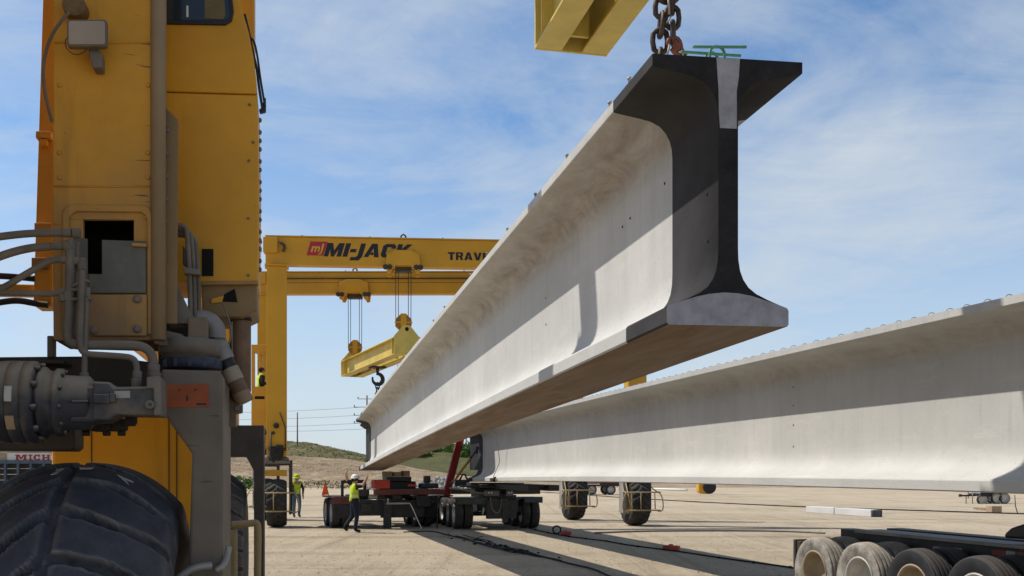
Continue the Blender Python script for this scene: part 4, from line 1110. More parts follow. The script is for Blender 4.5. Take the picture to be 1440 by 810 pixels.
# ------------------------------------------------------------------ far gantry crane
FO = Vector((-8.25, 34.0, 0))
FG = empty('gantry_crane', FO, 0, 'yellow gantry crane beyond the girders, lettered on its top beam', 'gantry crane')
legs = {'front_left': (-8.03, 34.0), 'front_right': (4.33, 35.0), 'rear_left': (-9.75, 39.5), 'rear_right': (2.43, 39.4)}
yaw = F.ang
LOC = {k: Vector((x, y, 0)) - FO for k, (x, y) in legs.items()}
proto = {}
def far_wheel(key, pos):
    c = pos + Vector((0, 0, .82))
    M = Matrix.Translation(pos) @ Matrix.Rotation(yaw, 4, 'Z')
    if not proto:
        m = MB(); tyre_mesh(m, (0, 0, .82), (1, 0, 0), .82, .66, .40, 150, 22, .24, .75, .045, .42, crown=.07); t = m.build('tyre', RUBF, FG, fix=False)
        m = MB(); m.lathe((-.28, 0, .82), (1, 0, 0), [(0, .41), (.02, .38), (.08, .36), (.09, .1), (.47, .1), (.48, .36), (.54, .38), (.56, .41)], 24); r = m.build('rim', RAILY, t)
        m = MB()
        m.box((.40, -.22, .45), (.52, .22, 2.10)); m.box((-.52, -.22, 2.101), (.52, .22, 2.28)); f = m.build('wheel_fork', DARKB, FG, .01)
        m = MB(); m.box((-.52, -.22, .45), (-.40, .22, 2.10)); fa = m.build('fork_arm', worn('pale_fork_arm', (.30, .28, .25), .55, dust=.2, updust=.3), FG, .01)
        m = MB(); m.box((-.33, -.18, 1.74), (.33, .18, 1.95)); ar = m.build('axle_guard', YELF, FG, .02)
        m = MB()
        for s in (-1, 1):
            m.tube([(s * .42, -.8, 1.18), (s * .42, -.86, .60)], .022, 8)
            m.tube([(s * .52, -.2, 1.35), (s * .60, -.5, 1.2), (s * .60, -.8, 1.18), (s * .72, -.8, .95), (s * .74, -.8, .62), (s * .66, -.82, .52), (s * .5, -.84, .54)], .020, 8, smooth_path=1)
        for z in (1.18, .56): m.tube([(-.62, -.84, z), (.62, -.84, z)], .024, 8)
        m.tube([(-.10, -.85, 1.18), (-.10, -.87, .56)], .020, 8)
        m.tube([(-.45, -.3, 1.5), (-.42, -.8, .56)], .022, 8)
        gd = m.build('wheel_guard', RAILY, FG)
        m = MB(); m.lathe((-.5, -.1, 2.28), (1, 0, 0), [(0, .17), (.25, .17), (.27, .12), (.5, .11), (.52, .15), (.7, .15), (.9, .09)], 16); m.box((-.3, -.3, 2.16), (.45, .25, 2.26)); dm = m.build('drive_motor', DSTEEL, FG, .008)
        proto.update(t=t, r=r, f=f, g=gd, d=dm, fa=fa, ar=ar)
        objs = [t, f, gd, dm, fa, ar]
    else:
        t = copy_obj(proto['t'], FG); copy_obj(proto['r'], t)
        objs = [t] + [copy_obj(proto[k], FG) for k in ('f', 'g', 'd', 'fa', 'ar')]
    for o in objs: o.location = pos; o.rotation_euler = (0, 0, yaw)
    return M
ZB, ZT = 8.92, 9.86
for key, pos in LOC.items():
    M = far_wheel(key, pos)
    m = MB(M); m.box((-.335, -.25, 2.40), (.335, .25, ZB - .06)); m.build('column', YELF, FG, .012)
    m = MB(M); m.box((-.40, -.34, ZB - .0595), (.40, .34, ZB - .002)); m.build('column_cap', YELF, FG, .006)
    m = MB(M); m.box((-.24, -.30, 2.3), (.22, -.251, 2.75)); m.tube([(.1, -.3, 3.9), (.28, -.32, 3.4), (.28, -.3, 2.6)], .02, 6); m.tube([(-.2, -.3, 3.2), (-.2, -.32, 2.4), (-.1, -.32, 2.2)], .03, 6); m.ball((-.02, -.3, 3.45), .10, 8); m.ball((-.12, -.3, 3.2), .06, 8)
    for k_ in range(7): m.tube([(-.34 + .02 * k_, -.30 - .02 * (k_ % 3), 2.75 - .07 * k_), (0, -.36, 2.72 - .07 * k_), (.30 - .03 * k_, -.31, 2.66 - .06 * k_)], .018, 6)
    m.box((-.02, -.33, 2.62), (.2, -.305, 2.80)); m.build('hydraulic_pipework', DARK, FG)
beams = {}
for nm, A, B in (('front', 'front_left', 'front_right'), ('rear', 'rear_left', 'rear_right')):
    p, q = LOC[A], LOC[B]; d = (q - p).normalized(); p2 = p - d * .35; q2 = q + d * .5
    m = MB(); w = .42; side = Vector((-d.y, d.x, 0))
    def bp(s, n, z, p2=p2, d=d, side=side): return p2 + d * s + side * n + Vector((0, 0, z))
    LB = (q2 - p2).length
    hh = .94 if nm == 'front' else .84
    zb = ZB if nm == 'front' else ZB + .0
    m.prism([bp(0, -w / 2, zb), bp(LB, -w / 2, zb), bp(LB, -w / 2, zb + hh), bp(0, -w / 2, zb + hh)], side * w); bo = m.build('top_beam', YELF, FG, .012)
    m = MB(); m.prism([bp(0, -w / 2 - .05, zb + hh + .002), bp(LB, -w / 2 - .05, zb + hh + .002), bp(LB, -w / 2 - .05, zb + hh + .045), bp(0, -w / 2 - .05, zb + hh + .045)], side * (w + .1)); m.build('top_flange', YELF, FG)
    m = MB(); m.prism([bp(.55, -w / 2 - .004, zb + .43), bp(LB, -w / 2 - .004, zb + .43), bp(LB, -w / 2 - .004, zb + .445), bp(.55, -w / 2 - .004, zb + .445)], side * .0035)
    if nm == 'rear': m.prism([bp(.55, -w / 2 - .10, zb + .58), bp(LB, -w / 2 - .10, zb + .58), bp(LB, -w / 2 - .10, zb + .61), bp(.55, -w / 2 - .10, zb + .61)], side * .098)
    m.build('beam_rail', YELF if nm == 'front' else DARKB, FG)
    m = MB(); m.prism([bp(-.06, -w / 2 - .14, zb + .38), bp(.42, -w / 2 - .14, zb + .38), bp(.42, -w / 2 - .14, zb + hh - .03), bp(-.06, -w / 2 - .14, zb + hh - .03)], side * (w + .28)); m.build('beam_end_box', YELF, FG, .02)
    m = MB(); pt = [bp(-.1, -w / 2 - .1, zb + .75), bp(-.18, -w / 2 - .1, zb + .6), bp(-.12, -w / 2 - .1, zb + .4)]; m.tube(pt, .025, 6, smooth_path=1)
    pt = [bp(.5, -w / 2 - .1, zb + .75), bp(.68, -w / 2 - .12, zb + .6), bp(.6, -w / 2 - .1, zb + .42)]; m.tube(pt, .05, 6, smooth_path=1)
    for s in (1.2, 3.5, 6.0, 8.2): m.cyl(bp(s, 0, zb + hh + .045), bp(s, 0, zb + hh + .12), .03, 6)
    m.build('beam_fitting', DARKB, FG)
    beams[nm] = (bp, LB, zb, hh, d, side, w)
# lettering on the front beam
bp, LB, zb, hh, d, side, w = beams['front']
def onbeam(px, py):
    """along/height on the front beam's face for a spot of the photograph"""
    n = side; P0 = FO + bp(0, -w / 2, 0)
    a = Vector(((px - CX) / FOC, 1, -(py - HY) / FOC)); C = Vector((0, 0, CAMH))
    t = (P0 - C).dot(n) / a.dot(n); P = C + a * t
    return (P - P0).dot(d), P.z
def tmat(s, z, off=.006):
    o = bp(s, -w / 2 - off, 0); o.z = z
    M = Matrix.Identity(4)
    for r in range(3):
        M[r][0] = d[r]; M[r][1] = (0, 0, 1)[r]; M[r][2] = -side[r]; M[r][3] = o[r]
    return M
GL = {'M': (1.0, [[(0,0),(.26,0),(.26,.52),(.42,0),(.58,0),(.74,.52),(.74,0),(1,0),(1,1),(.68,1),(.5,.45),(.32,1),(0,1)]]),
 'I': (.28, [[(0,0),(.28,0),(.28,1),(0,1)]]), '-': (.34, [[(0,.34),(.34,.34),(.34,.58),(0,.58)]]),
 'J': (.66, [[(.38,1),(.66,1),(.66,.02),(.52,-.26),(0,-.26),(0,-.02),(.28,-.02),(.38,.10)]]),
 'A': (.88, [[(0,0),(.27,0),(.44,.66),(.44,1),(.28,1)], [(.61,0),(.88,0),(.60,1),(.4401,1),(.4401,.66)], [(.33,.16),(.55,.16),(.50,.36),(.38,.36)]]),
 'C': (.76, [[(.76,.66),(.76,.84),(.62,1),(.15,1),(0,.84),(0,.16),(.15,0),(.62,0),(.76,.16),(.76,.36),(.5,.36),(.5,.24),(.27,.24),(.27,.76),(.5,.76),(.5,.66)]]),
 'K': (.86, [[(0,0),(.27,0),(.27,.32),(.36,.44),(.56,0),(.86,0),(.56,.62),(.84,1),(.52,1),(.27,.64),(.27,1),(0,1)]]),
 'T': (.72, [[(.22,0),(.50,0),(.50,.77),(.72,.77),(.72,1),(0,1),(0,.77),(.22,.77)]]),
 'R': (.78, [[(0,0),(.26,0),(.26,1),(0,1)], [(.2601,1),(.62,1),(.76,.88),(.76,.54),(.64,.43),(.78,0),(.50,0),(.40,.38),(.2601,.38),(.2601,.58),(.50,.58),(.50,.80),(.2601,.80)]]),
 'V': (.86, [[(0,1),(.28,1),(.43,.36),(.58,1),(.86,1),(.59,0),(.27,0)]]),
 'E': (.62, [[(0,0),(.62,0),(.62,.22),(.27,.22),(.27,.39),(.56,.39),(.56,.61),(.27,.61),(.27,.78),(.62,.78),(.62,1),(0,1)]]),
 'L': (.58, [[(0,0),(.58,0),(.58,.23),(.27,.23),(.27,1),(0,1)]]), 'F': (.6, [[(0,0),(.27,0),(.27,.38),(.55,.38),(.55,.60),(.27,.60),(.27,.77),(.6,.77),(.6,1),(0,1)]])}
def block_text(name, word, mat, s0, z0, h, shear, gap=.10, wide=1.0):
    m = MB(); x = 0; M = tmat(0, 0, 0)
    for ch in word:
        wd, polys = GL[ch]
        if ch == 'J': x -= .30
        for poly in polys:
            pts = [M @ Vector((s0 + (x + px_) * h * wide + shear * py_ * h, z0 + py_ * h, 0)) for px_, py_ in poly]
            m.prism([p - side * .006 for p in pts], side * .0052)
        x += wd + gap
    return m.build(name, mat, FG, fix=True)
sA, zA = onbeam(455, 360.5); sB, zB_ = onbeam(455, 341.5)
block_text('beam_lettering', 'MI-JACK', BLKL, sA, zA, zB_ - zA, .30, .08, 1.27)
sA, zA = onbeam(630, 365.5); sB, zB_ = onbeam(630, 354.5)
block_text('beam_lettering', 'TRAVELIFT', BLKL, sA, zA, zB_ - zA, 0, .10, 1.22)
sa, za = onbeam(431, 359); sb, zb_ = onbeam(456, 340)
m = MB()
hgt = zb_ - za
lp = [(sa, za), (sa + .56, za), (sa + .72, za + hgt), (sa + .14, za + hgt)]
P = [tmat(0, 0, .0) @ Vector((s, z, 0)) for s, z in lp]
m.prism([p - side * .008 for p in P], side * .0075); m.build('logo_panel', REDL, FG)
text_part('logo_letters', 'mJ', worn('logo_yellow', (.62, .36, .04), .5, dust=.02, updust=0), FG, tmat(sa + .13, za + .12, .013), .40, .025, .26, .002, 1.0)

def saddle(px, py, nm, lab):
    bp, LB, zb, hh, d, side, w = beams[nm]
    n = side; P0 = FO + bp(0, -w / 2, 0); a = Vector(((px - CX) / FOC, 1, 0)); t = P0.dot(n) / a.dot(n); s = ((a * t) - Vector((P0.x, P0.y, 0))).dot(d)
    m = MB(); z = zb
    out = [(-.58, -.24), (-.46, -.26), (-.36, -.08), (-.26, .02), (.26, .02), (.36, -.08), (.46, -.26), (.58, -.24), (.62, .10), (.58, .42), (.40, .48), (.30, .54), (-.30, .54), (-.40, .48), (-.58, .42), (-.62, .10)]
    for off, dp in ((-w / 2 - .16, .10), (w / 2 + .06, .10)):
        m.prism([bp(s + x * .95, off, z + y) for x, y in out], side * dp)
    m.build('hoist_trolley', YELF, FG, .015)
    m = MB()
    for x in (-.6, -.45, .45, .6):
        mw = MB(); mw.lathe(bp(s + x, -w / 2 - .2, z - .05), tuple(side), [(0, .09), (.08, .09)], 10); mw.build('trolley_wheel', DARKB, FG)
    m.prism([bp(s - .28, -.18, z - .16), bp(s + .28, -.18, z - .16), bp(s + .28, -.18, z - .01), bp(s - .28, -.18, z - .01)], side * .36)
    m.build('trolley_sheave_box', DARKB, FG); m = MB()
    m.tube([bp(s - .08, 0, zb + hh + .05), bp(s - .08, 0, zb + hh + .16), bp(s, 0, zb + hh + .22), bp(s + .08, 0, zb + hh + .16), bp(s + .08, 0, zb + hh + .05)], .03, 8)
    m.build('lifting_eye', DARKB, FG)
    return FO + bp(s, 0, z - .1)
pf = saddle(567, 366, 'front', ''); pr = saddle(498, 408, 'rear', '')
zf = at(565, 454, pf.y).z; zr = at(496, 489, pr.y).z
hook_block((pf.x, pf.y, zf), yaw * .8, pf.z - zf, 'orange-yellow hook block on ropes above the higher end of the far spreader', .26, .30)
hook_block((pr.x, pr.y, zr), yaw * .8, pr.z - zr, 'orange-yellow hook block on ropes above the lower end of the far spreader', .26, .29)
pm = (pf + pr) / 2; dv = Vector((pr.x - pf.x, pr.y - pf.y)); LS = dv.length + .7
zsp = (at(560, 503, pf.y).z + at(485, 531, pr.y).z) / 2
sp_tilt = 0
spf = spreader((pm.x, pm.y, zsp + .06), math.atan2(-dv.x, dv.y), LS, .60, .92, 'pale yellow spreader beam with black hook hanging under the far gantry crane')
spf.rotation_euler.x = math.atan2(at(485, 531, pr.y).z - at(560, 503, pf.y).z, LS)
FC = empty('lifting_chain', (pm.x, pm.y, zsp), 0, 'short dark chain from the far hook to the far end of the hanging girder', 'chain')
m = MB(); zt_ = -.62; zend = 1.93 + 1.83 - zsp
chain_run(m, (0, 0, zend), (0, 0, zt_ + .06), .24, .15, .024, 3); m.ball((0, 0, zt_ - .35), .12, 10, (.9, .6, 1.1)); m.build('chain_links', DARK, FC)

# operator's cab on the far crane
CABF = MB(); c0 = at(354.5, 600, 34.6); c1 = at(377, 485, 34.6)
x0, x1, z0_, z1_ = c0.x - FO.x, c1.x - FO.x, c0.z, c1.z
y0_, y1_ = 34.6 - FO.y - .1, 34.6 - FO.y + 1.1
zw0, zw1 = at(360, 544, 34.6).z, at(360, 495, 34.6).z
m = MB(); m.box((x0, y0_, z0_), (x1, y1_, zw0)); m.box((x0, y0_, zw1), (x1, y1_, z1_))
for (xa, xb) in ((x0, x0 + .11), (x1 - .04, x1)):
    for (ya, yb) in ((y0_, y0_ + .1), (y1_ - .1, y1_)): m.box((xa, ya, zw0 + .001), (xb, yb, zw1 - .001))
m.build('operator_cab', YELF, FG, .01)
m = MB(); m.box((x0 + .12, y0_ - .008, z0_ + .95), (x1 - .10, y0_ - .002, z0_ + 1.05)); m.build('cab_vent', VOID, FG)

# ------------------------------------------------------------------ people
def skin_mesh(verts, edges, radii, root=0, sub=2):
    me = bpy.data.meshes.new('body'); me.from_pydata([tuple(v) for v in verts], edges, []); ob = bpy.data.objects.new('body', me); COL.objects.link(ob)
    sk = ob.modifiers.new('skin', 'SKIN'); sk.use_smooth_shade = True
    for i, r in enumerate(radii):
        s = me.skin_vertices[0].data[i]; s.radius = (r, r) if not isinstance(r, tuple) else r; s.use_root = (i == root)
    su = ob.modifiers.new('sub', 'SUBSURF'); su.levels = sub; su.render_levels = sub
    dg = bpy.context.evaluated_depsgraph_get(); out = bpy.data.meshes.new_from_object(ob.evaluated_get(dg)); bpy.data.objects.remove(ob)
    for p in out.polygons: p.use_smooth = True
    return out
SKIN = plain('skin', (.42, .24, .16), .6)
def cloth(name, col): return worn(name, col, .85, dust=.12, updust=.1, var=.15, scale=6, spec=.15)
HIVIS = cloth('hi_vis_yellow', (.52, .66, .03)); NAVY = cloth('navy_trousers', (.022, .026, .042)); JEANS = cloth('blue_jeans', (.10, .16, .25)); DSHIRT = cloth('dark_shirt', (.03, .03, .035)); BOOT = cloth('work_boot', (.03, .025, .02))
HATW = plain('white_hard_hat', (.70, .69, .66), .35); HAIR = cloth('dark_hair', (.02, .016, .013)); REFL = plain('silver_tape', (.6, .6, .56), .3)
GLOVE = cloth('glove', (.42, .33, .22))

def make_person(loc, rz, J, label, trousers, sleeves, hat, gloves=False):
    """J: joints in the person's own frame (x right, y forward, z up)"""
    root = empty('person', loc, rz, label, 'person')
    names = ['pelvis','waist','chest','neck','jaw','head','crown','hipL','kneeL','ankleL','toeL','hipR','kneeR','ankleR','toeR','shL','elL','wrL','haL','shR','elR','wrR','haR']
    rad = dict(pelvis=(.155,.12), waist=(.145,.11), chest=(.17,.12), neck=.058, jaw=.075, head=.098, crown=.06, hipL=.095, kneeL=.062, ankleL=.045, toeL=.04, hipR=.095, kneeR=.062, ankleR=.045, toeR=.04,
               shL=.065, elL=.047, wrL=.033, haL=.036, shR=.065, elR=.047, wrR=.033, haR=.036)
    ed = [('pelvis','waist'),('waist','chest'),('chest','neck'),('neck','jaw'),('jaw','head'),('head','crown'),('pelvis','hipL'),('hipL','kneeL'),('kneeL','ankleL'),('ankleL','toeL'),('pelvis','hipR'),('hipR','kneeR'),('kneeR','ankleR'),('ankleR','toeR'),
          ('chest','shL'),('shL','elL'),('elL','wrL'),('wrL','haL'),('chest','shR'),('shR','elR'),('elR','wrR'),('wrR','haR')]
    vs = [Vector(J[n]) for n in names]; ix = {n: i for i, n in enumerate(names)}
    E = [(ix[a], ix[b]) for a, b in ed]; rr = [rad[n] for n in names]
    # fingers rooted in each palm
    for s in ('L', 'R'):
        pw, ph = Vector(J['wr' + s]), Vector(J['ha' + s]); dd = (ph - pw).normalized(); sd_ = dd.orthogonal().normalized()
        for k, (off, ln) in enumerate(((-.028, .062), (-.009, .075), (.009, .07), (.028, .055))):
            b0 = ph + sd_ * off + dd * .02; b1 = b0 + dd * ln * .5 + sd_ * off * .15; b2 = b1 + dd * ln * .35 + dd.cross(sd_) * .02
            i0 = len(vs); vs += [b0, b1, b2]; E += [(ix['ha' + s], i0), (i0, i0 + 1), (i0 + 1, i0 + 2)]; rr += [.011, .0095, .008]
        th = pw.lerp(ph, .6) + sd_ * .04; i0 = len(vs); vs += [th, th + dd * .04 + sd_ * .03]; E += [(ix['ha' + s], i0), (i0, i0 + 1)]; rr += [.012, .010]
    me = skin_mesh(vs, E, [((q[0] * 1.12, q[1] * 1.12) if isinstance(q, tuple) else q * (1.22 if q < .2 and i < 23 and names[i] not in ('head', 'crown', 'jaw') else 1.0)) for i, q in enumerate(rr)])
    segm = {'leg': [('pelvis','hipL'),('hipL','kneeL'),('kneeL','ankleL'),('pelvis','hipR'),('hipR','kneeR'),('kneeR','ankleR')], 'foot': [('ankleL','toeL'),('ankleR','toeR')],
            'torso': [('pelvis','waist'),('waist','chest'),('chest','neck'),('chest','shL'),('chest','shR')], 'arm': [('shL','elL'),('shR','elR')], 'fore': [('elL','wrL'),('elR','wrR')], 'hand': [('wrL','haL'),('wrR','haR')], 'head': [('neck','jaw'),('jaw','crown')]}
    mats = [SKIN, trousers, DSHIRT, BOOT, GLOVE if gloves else SKIN]; mi = {'leg': 1, 'foot': 3, 'torso': 2, 'arm': 2, 'fore': 2 if sleeves else 0, 'hand': 4, 'head': 0}
    for m_ in mats: me.materials.append(m_)
    tor = []
    for p in me.polygons:
        c = p.center; best = (9, 'torso')
        for nm, sg in segm.items():
            for a, b in sg:
                A, B = Vector(J[a]), Vector(J[b]); t = max(0, min(1, (c - A).dot(B - A) / (B - A).length_squared)); dst = (c - A.lerp(B, t)).length
                if nm == 'head': dst -= .03
                if dst < best[0]: best = (dst, nm)
        p.material_index = mi[best[1]]
        if best[1] == 'torso' and c.z > J['pelvis'][2] + .02: tor.append(p)
    # vest: torso faces pushed outwards
    vm = MB(); mp = {}
    pts = []; fs = []
    for p in tor:
        f = []
        for vi in p.vertices:
            if vi not in mp:
                v = me.vertices[vi]; mp[vi] = len(pts); pts.append(v.co + v.normal * .018)
            f.append(mp[vi])
        fs.append(f)
    vm.add(pts, fs, True)
    for f, p in zip(range(len(fs)), tor):
        zz = p.center.z - J['waist'][2]
        vm.mi[f] = 1 if -.0 < zz < .045 else 0
    body = bpy.data.objects.new('body', me); COL.objects.link(body); body.parent = root
    vest = vm.build('safety_vest', [HIVIS, REFL], root, fix=False)
    sol = vest.modifiers.new('thick', 'SOLIDIFY'); sol.thickness = .008
    h = Vector(J['head']); fwd = Vector(J.get('face', (0, 1, 0))).normalized(); rt = fwd.cross(Vector((0, 0, 1)))
    fm = MB(); fm.ball(h + fwd * .098 + Vector((0, 0, -.012)), .017, 8, (1, 1.1, 1.3)); fm.build('nose', SKIN, body)
    fm = MB()
    for s in (-1, 1): fm.ball(h + fwd * .085 + rt * s * .034 + Vector((0, 0, .018)), .011, 8)
    fm.ball(h + fwd * .085 + Vector((0, 0, -.055)), .018, 8, (1.2, .5, .35)); fm.build('eyes_and_mouth', HAIR, body)
    fm = MB()
    for s in (-1, 1): fm.ball(h + rt * s * .096, .022, 8, (.5, 1, 1.4))
    fm.build('ear', SKIN, body)
    hm = MB(); hm.ball(h + Vector((0, 0, .012)) - fwd * .02, .106, 14, (1, 1, .95)); hm.build('hair', HAIR, root)
    hc = h + Vector((0, 0, .035))
    if hat == 'hard':
        m = MB(); m.lathe(hc, (0, 0, 1), [(-.005, .150), (.0, .155), (.012, .135), (.05, .13), (.10, .105), (.13, .06), (.138, .004)], 20); m.ball(hc + fwd * .13 + Vector((0, 0, .004)), .07, 10, (1, 1, .14)); m.build('hard_hat', HATW, root)
    elif hat == 'brim':
        m = MB(); m.lathe(hc, (0, 0, 1), [(-.05, .20), (-.02, .185), (.0, .135), (.012, .135)], 20); m.build('hat_brim', HIVIS, root)
        m = MB(); m.lathe(hc, (0, 0, 1), [(.013, .135), (.05, .13), (.10, .105), (.13, .06), (.138, .004)], 20); m.build('hard_hat', HATW if False else HIVIS, root)
    return root

base_j = dict(pelvis=(0,0,.95), waist=(0,0,1.10), chest=(0,.0,1.32), neck=(0,.01,1.49), jaw=(0,.03,1.56), head=(0,.035,1.64), crown=(0,.03,1.70),
              hipL=(-.10,0,.90), kneeL=(-.11,.02,.50), ankleL=(-.11,-.02,.09), toeL=(-.12,.13,.04), hipR=(.10,0,.90), kneeR=(.11,.02,.50), ankleR=(.11,-.02,.09), toeR=(.12,.13,.04),
              shL=(-.19,0,1.43), elL=(-.25,-.02,1.15), wrL=(-.25,.08,.92), haL=(-.25,.11,.84), shR=(.19,0,1.43), elR=(.25,-.02,1.15), wrR=(.25,.08,.92), haR=(.25,.11,.84))
# signaller: walking to the right, one arm straight up, the other raised in front
J2 = dict(base_j); J2.update(hipL=(-.09,-.02,.90), kneeL=(-.10,-.04,.50), ankleL=(-.10,-.30,.16), toeL=(-.10,-.19,.05), hipR=(.09,.03,.90), kneeR=(.09,.08,.49), ankleR=(.09,.02,.085), toeR=(.09,.20,.04),
          shL=(-.18,-.03,1.44), elL=(-.22,-.20,1.60), wrL=(-.20,-.24,1.84), haL=(-.19,-.22,1.92), shR=(.18,.04,1.43), elR=(.22,.24,1.43), wrR=(.20,.36,1.66), haR=(.19,.38,1.74), face=(.25,.9,.2))
make_person(gnd(498, 749), R(-78), J2, 'worker in white hard hat and yellow vest walking with both hands raised to signal', NAVY, False, 'hard', True)
J1 = dict(base_j); J1.update(wrR=(.29,.05,.93), haR=(.29,.08,.86), elL=(-.27,.06,1.18), wrL=(-.22,.16,1.0), kneeL=(-.11,.08,.50), face=(.5,-.8,0))
J1['face'] = (.5, .8, 0)
W1 = gnd(417, 727.5)
make_person(W1, R(-150), J1, 'worker in blue jeans and brimmed yellow-green hat holding a dark stick', JEANS, True, 'brim')
m = MB(); hp = W1 + Matrix.Rotation(R(-150), 3, 'Z') @ Vector(J1['haR'])
hp2 = W1 + Vector((.20, -.2, .93))
m.tube([hp + Vector((0, 0, .12)), hp + Vector((.02, -.05, -.25)), hp + Vector((.01, -.1, -.75))], .022, 8)
o = m.build('stick', HOSEB); tag(o, 'dark stick held down by the worker in jeans', 'stick')
# operator sitting in the far crane's cab
J3 = dict(base_j)
for k_ in ('pelvis','waist','chest','neck','jaw','head','crown','shL','elL','wrL','haL','shR','elR','wrR','haR','hipL','hipR'):
    x_, y_, z_ = base_j[k_]; J3[k_] = (x_, y_, z_ - .40)
J3.update(kneeL=(-.12,.42,.52), ankleL=(-.12,.44,.10), toeL=(-.12,.58,.05), kneeR=(.12,.42,.52), ankleR=(.12,.44,.10), toeR=(.12,.58,.05), wrL=(-.2,.30,.80), haL=(-.19,.36,.80), wrR=(.2,.30,.80), haR=(.19,.36,.80))
opz = zw0 - .62
make_person((at(367, 520, 35.0).x, 35.0, opz), R(-60), J3, 'operator in hi-vis jacket sitting in the far crane cab', NAVY, True, 'none')
m = MB()

# ------------------------------------------------------------------ trucks, dollies, trailers
def truck_wheel(root, pos, side, rub, rim, Rad=.49, W=.27, hi=False, proto_key=None, cache={}):
    """one tyre with its dished rim; side -1 shows its face to the left"""
    key = (rub.name, rim.name, Rad, W, hi, side)
    if key not in cache:
        m = MB(); tyre_mesh(m, (0, 0, 0), (1, 0, 0), Rad, W, .29, 96 if hi else 40, 30 if hi else 10, style='ribs', depth=.012, crown=.03, lugs=hi); t = m.build('tyre', rub, root, fix=False)
        m = MB(); s = side
        m.lathe((0, 0, 0), (s, 0, 0), [(-W * .4, .29), (W * .40, .295), (W * .43, .31), (W * .45, .29), (W * .30, .265), (-W * .1, .25), (-W * .16, .20), (-W * .17, .0)], 32 if hi else 20); r = m.build('rim', rim, t)
        cache[key] = (t, r)
    else:
        t0, r0 = cache[key]; t = copy_obj(t0, root); copy_obj(r0, t)
    t.location = pos
    return t

# girder trailer in the right foreground
TO = Vector((3.98, 13.2, 0)); TF = Frame(TO, .242)
TR = empty('girder_trailer', TO, TF.ang, 'black flatbed girder trailer with dual wheels at lower right', 'trailer')
mats_ = [(RUBT, RIMY), (RUBT, RIMW), (RUBK, RIMY), (RUBK, RIMW)]
for i in range(4):
    for sgn, u0 in ((1, .14), (-1, 2.26)):
        for kk in (0, 1):
            truck_wheel(TR, (u0 + sgn * .33 * kk, -1.04 * i, .485), -1, *mats_[i], Rad=.485, hi=(sgn == 1))
TC = 1.2
m = MB()
for i in range(4): m.cyl((.32, -1.04 * i, .485), (2.08, -1.04 * i, .485), .07, 10)
m.build('axle', DARK, TR)
for ua in (.70, 1.42):
    m = MB(); m.box((ua, -9.0, .50), (ua + .26, .45, 1.045)); m.build('frame_rail', DARK, TR, .01)
def qu(px, py, u):
    a_ = Vector(((px - CX) / FOC, 1, 0)); n_ = TF.u; t_ = (u + TO.dot(n_)) / a_.dot(n_); p_ = Vector((a_.x * t_, t_, CAMH - (py - HY) / FOC * t_)) - TO
    return Vector((u, p_.dot(TF.v), p_.z))
m = MB(); m.box((.64, -8.9, 1.046), (1.02, -.02, 1.06)); m.build('deck', worn('deck_black', (.022, .021, .021), .5, .1, dust=.1, updust=.1, var=.15), TR, .004)
m = MB(); m.box((.615, -8.9, 1.02), (.639, -.02, 1.062)); m.build('deck_edge', worn('deck_edge_grey', (.20, .19, .18), .5, .2, dust=.15, updust=.3), TR, .005)
m = MB()
for k_ in range(5): m.box((.961, -.3 - 1.8 * k_, .7), (1.419, -.1 - 1.8 * k_, .9))
m.build('cross_member', DARK, TR, .01)
m = MB(); m.box((.07, .56, .30), (2.42, .62, .90)); m.box((.09, .455, .5), (2.4, .559, .88)); m.build('rear_plate', worn('brown_black_plate', (.055, .042, .033), .6, dust=.25, updust=.3, dustcol=(.14, .11, .085)), TR, .008)
for (x0, x1, yt, c) in ((1312, 1323, 768.0, WHITEP), (1324, 1340, 768.8, REDL), (1341, 1353, 770.2, WHITEP), (1395, 1414, 773, REDL), (1415, 1428, 774.5, WHITEP), (1429, 1450, 776, REDL)):
    A_, B_ = qu(x0, yt, .6975), qu(x1, yt, .6975); m = MB(); m.box((.694, A_.y, A_.z - .055), (.698, B_.y, A_.z)); m.build('reflective_tape', worn('tape_' + c.name, (.30, .28, .25) if c is WHITEP else (.20, .02, .02), .4, dust=.1, updust=0), TR)
bq = [qu(x, y, .62) for x, y in ((1411, 757), (1412, 750), (1421, 742), (1438, 736.5), (1470, 731), (1560, 735), (1560, 764))]
m = MB(); m.prism(bq, (1.2, 0, 0)); m.build('bolster', BLACKP, TR, .03)
m = MB(); m.box((.3, -8.3, 1.065), (2.0, -5.4, 1.58)); m.build('bolster_stack', DARK, TR, .02)

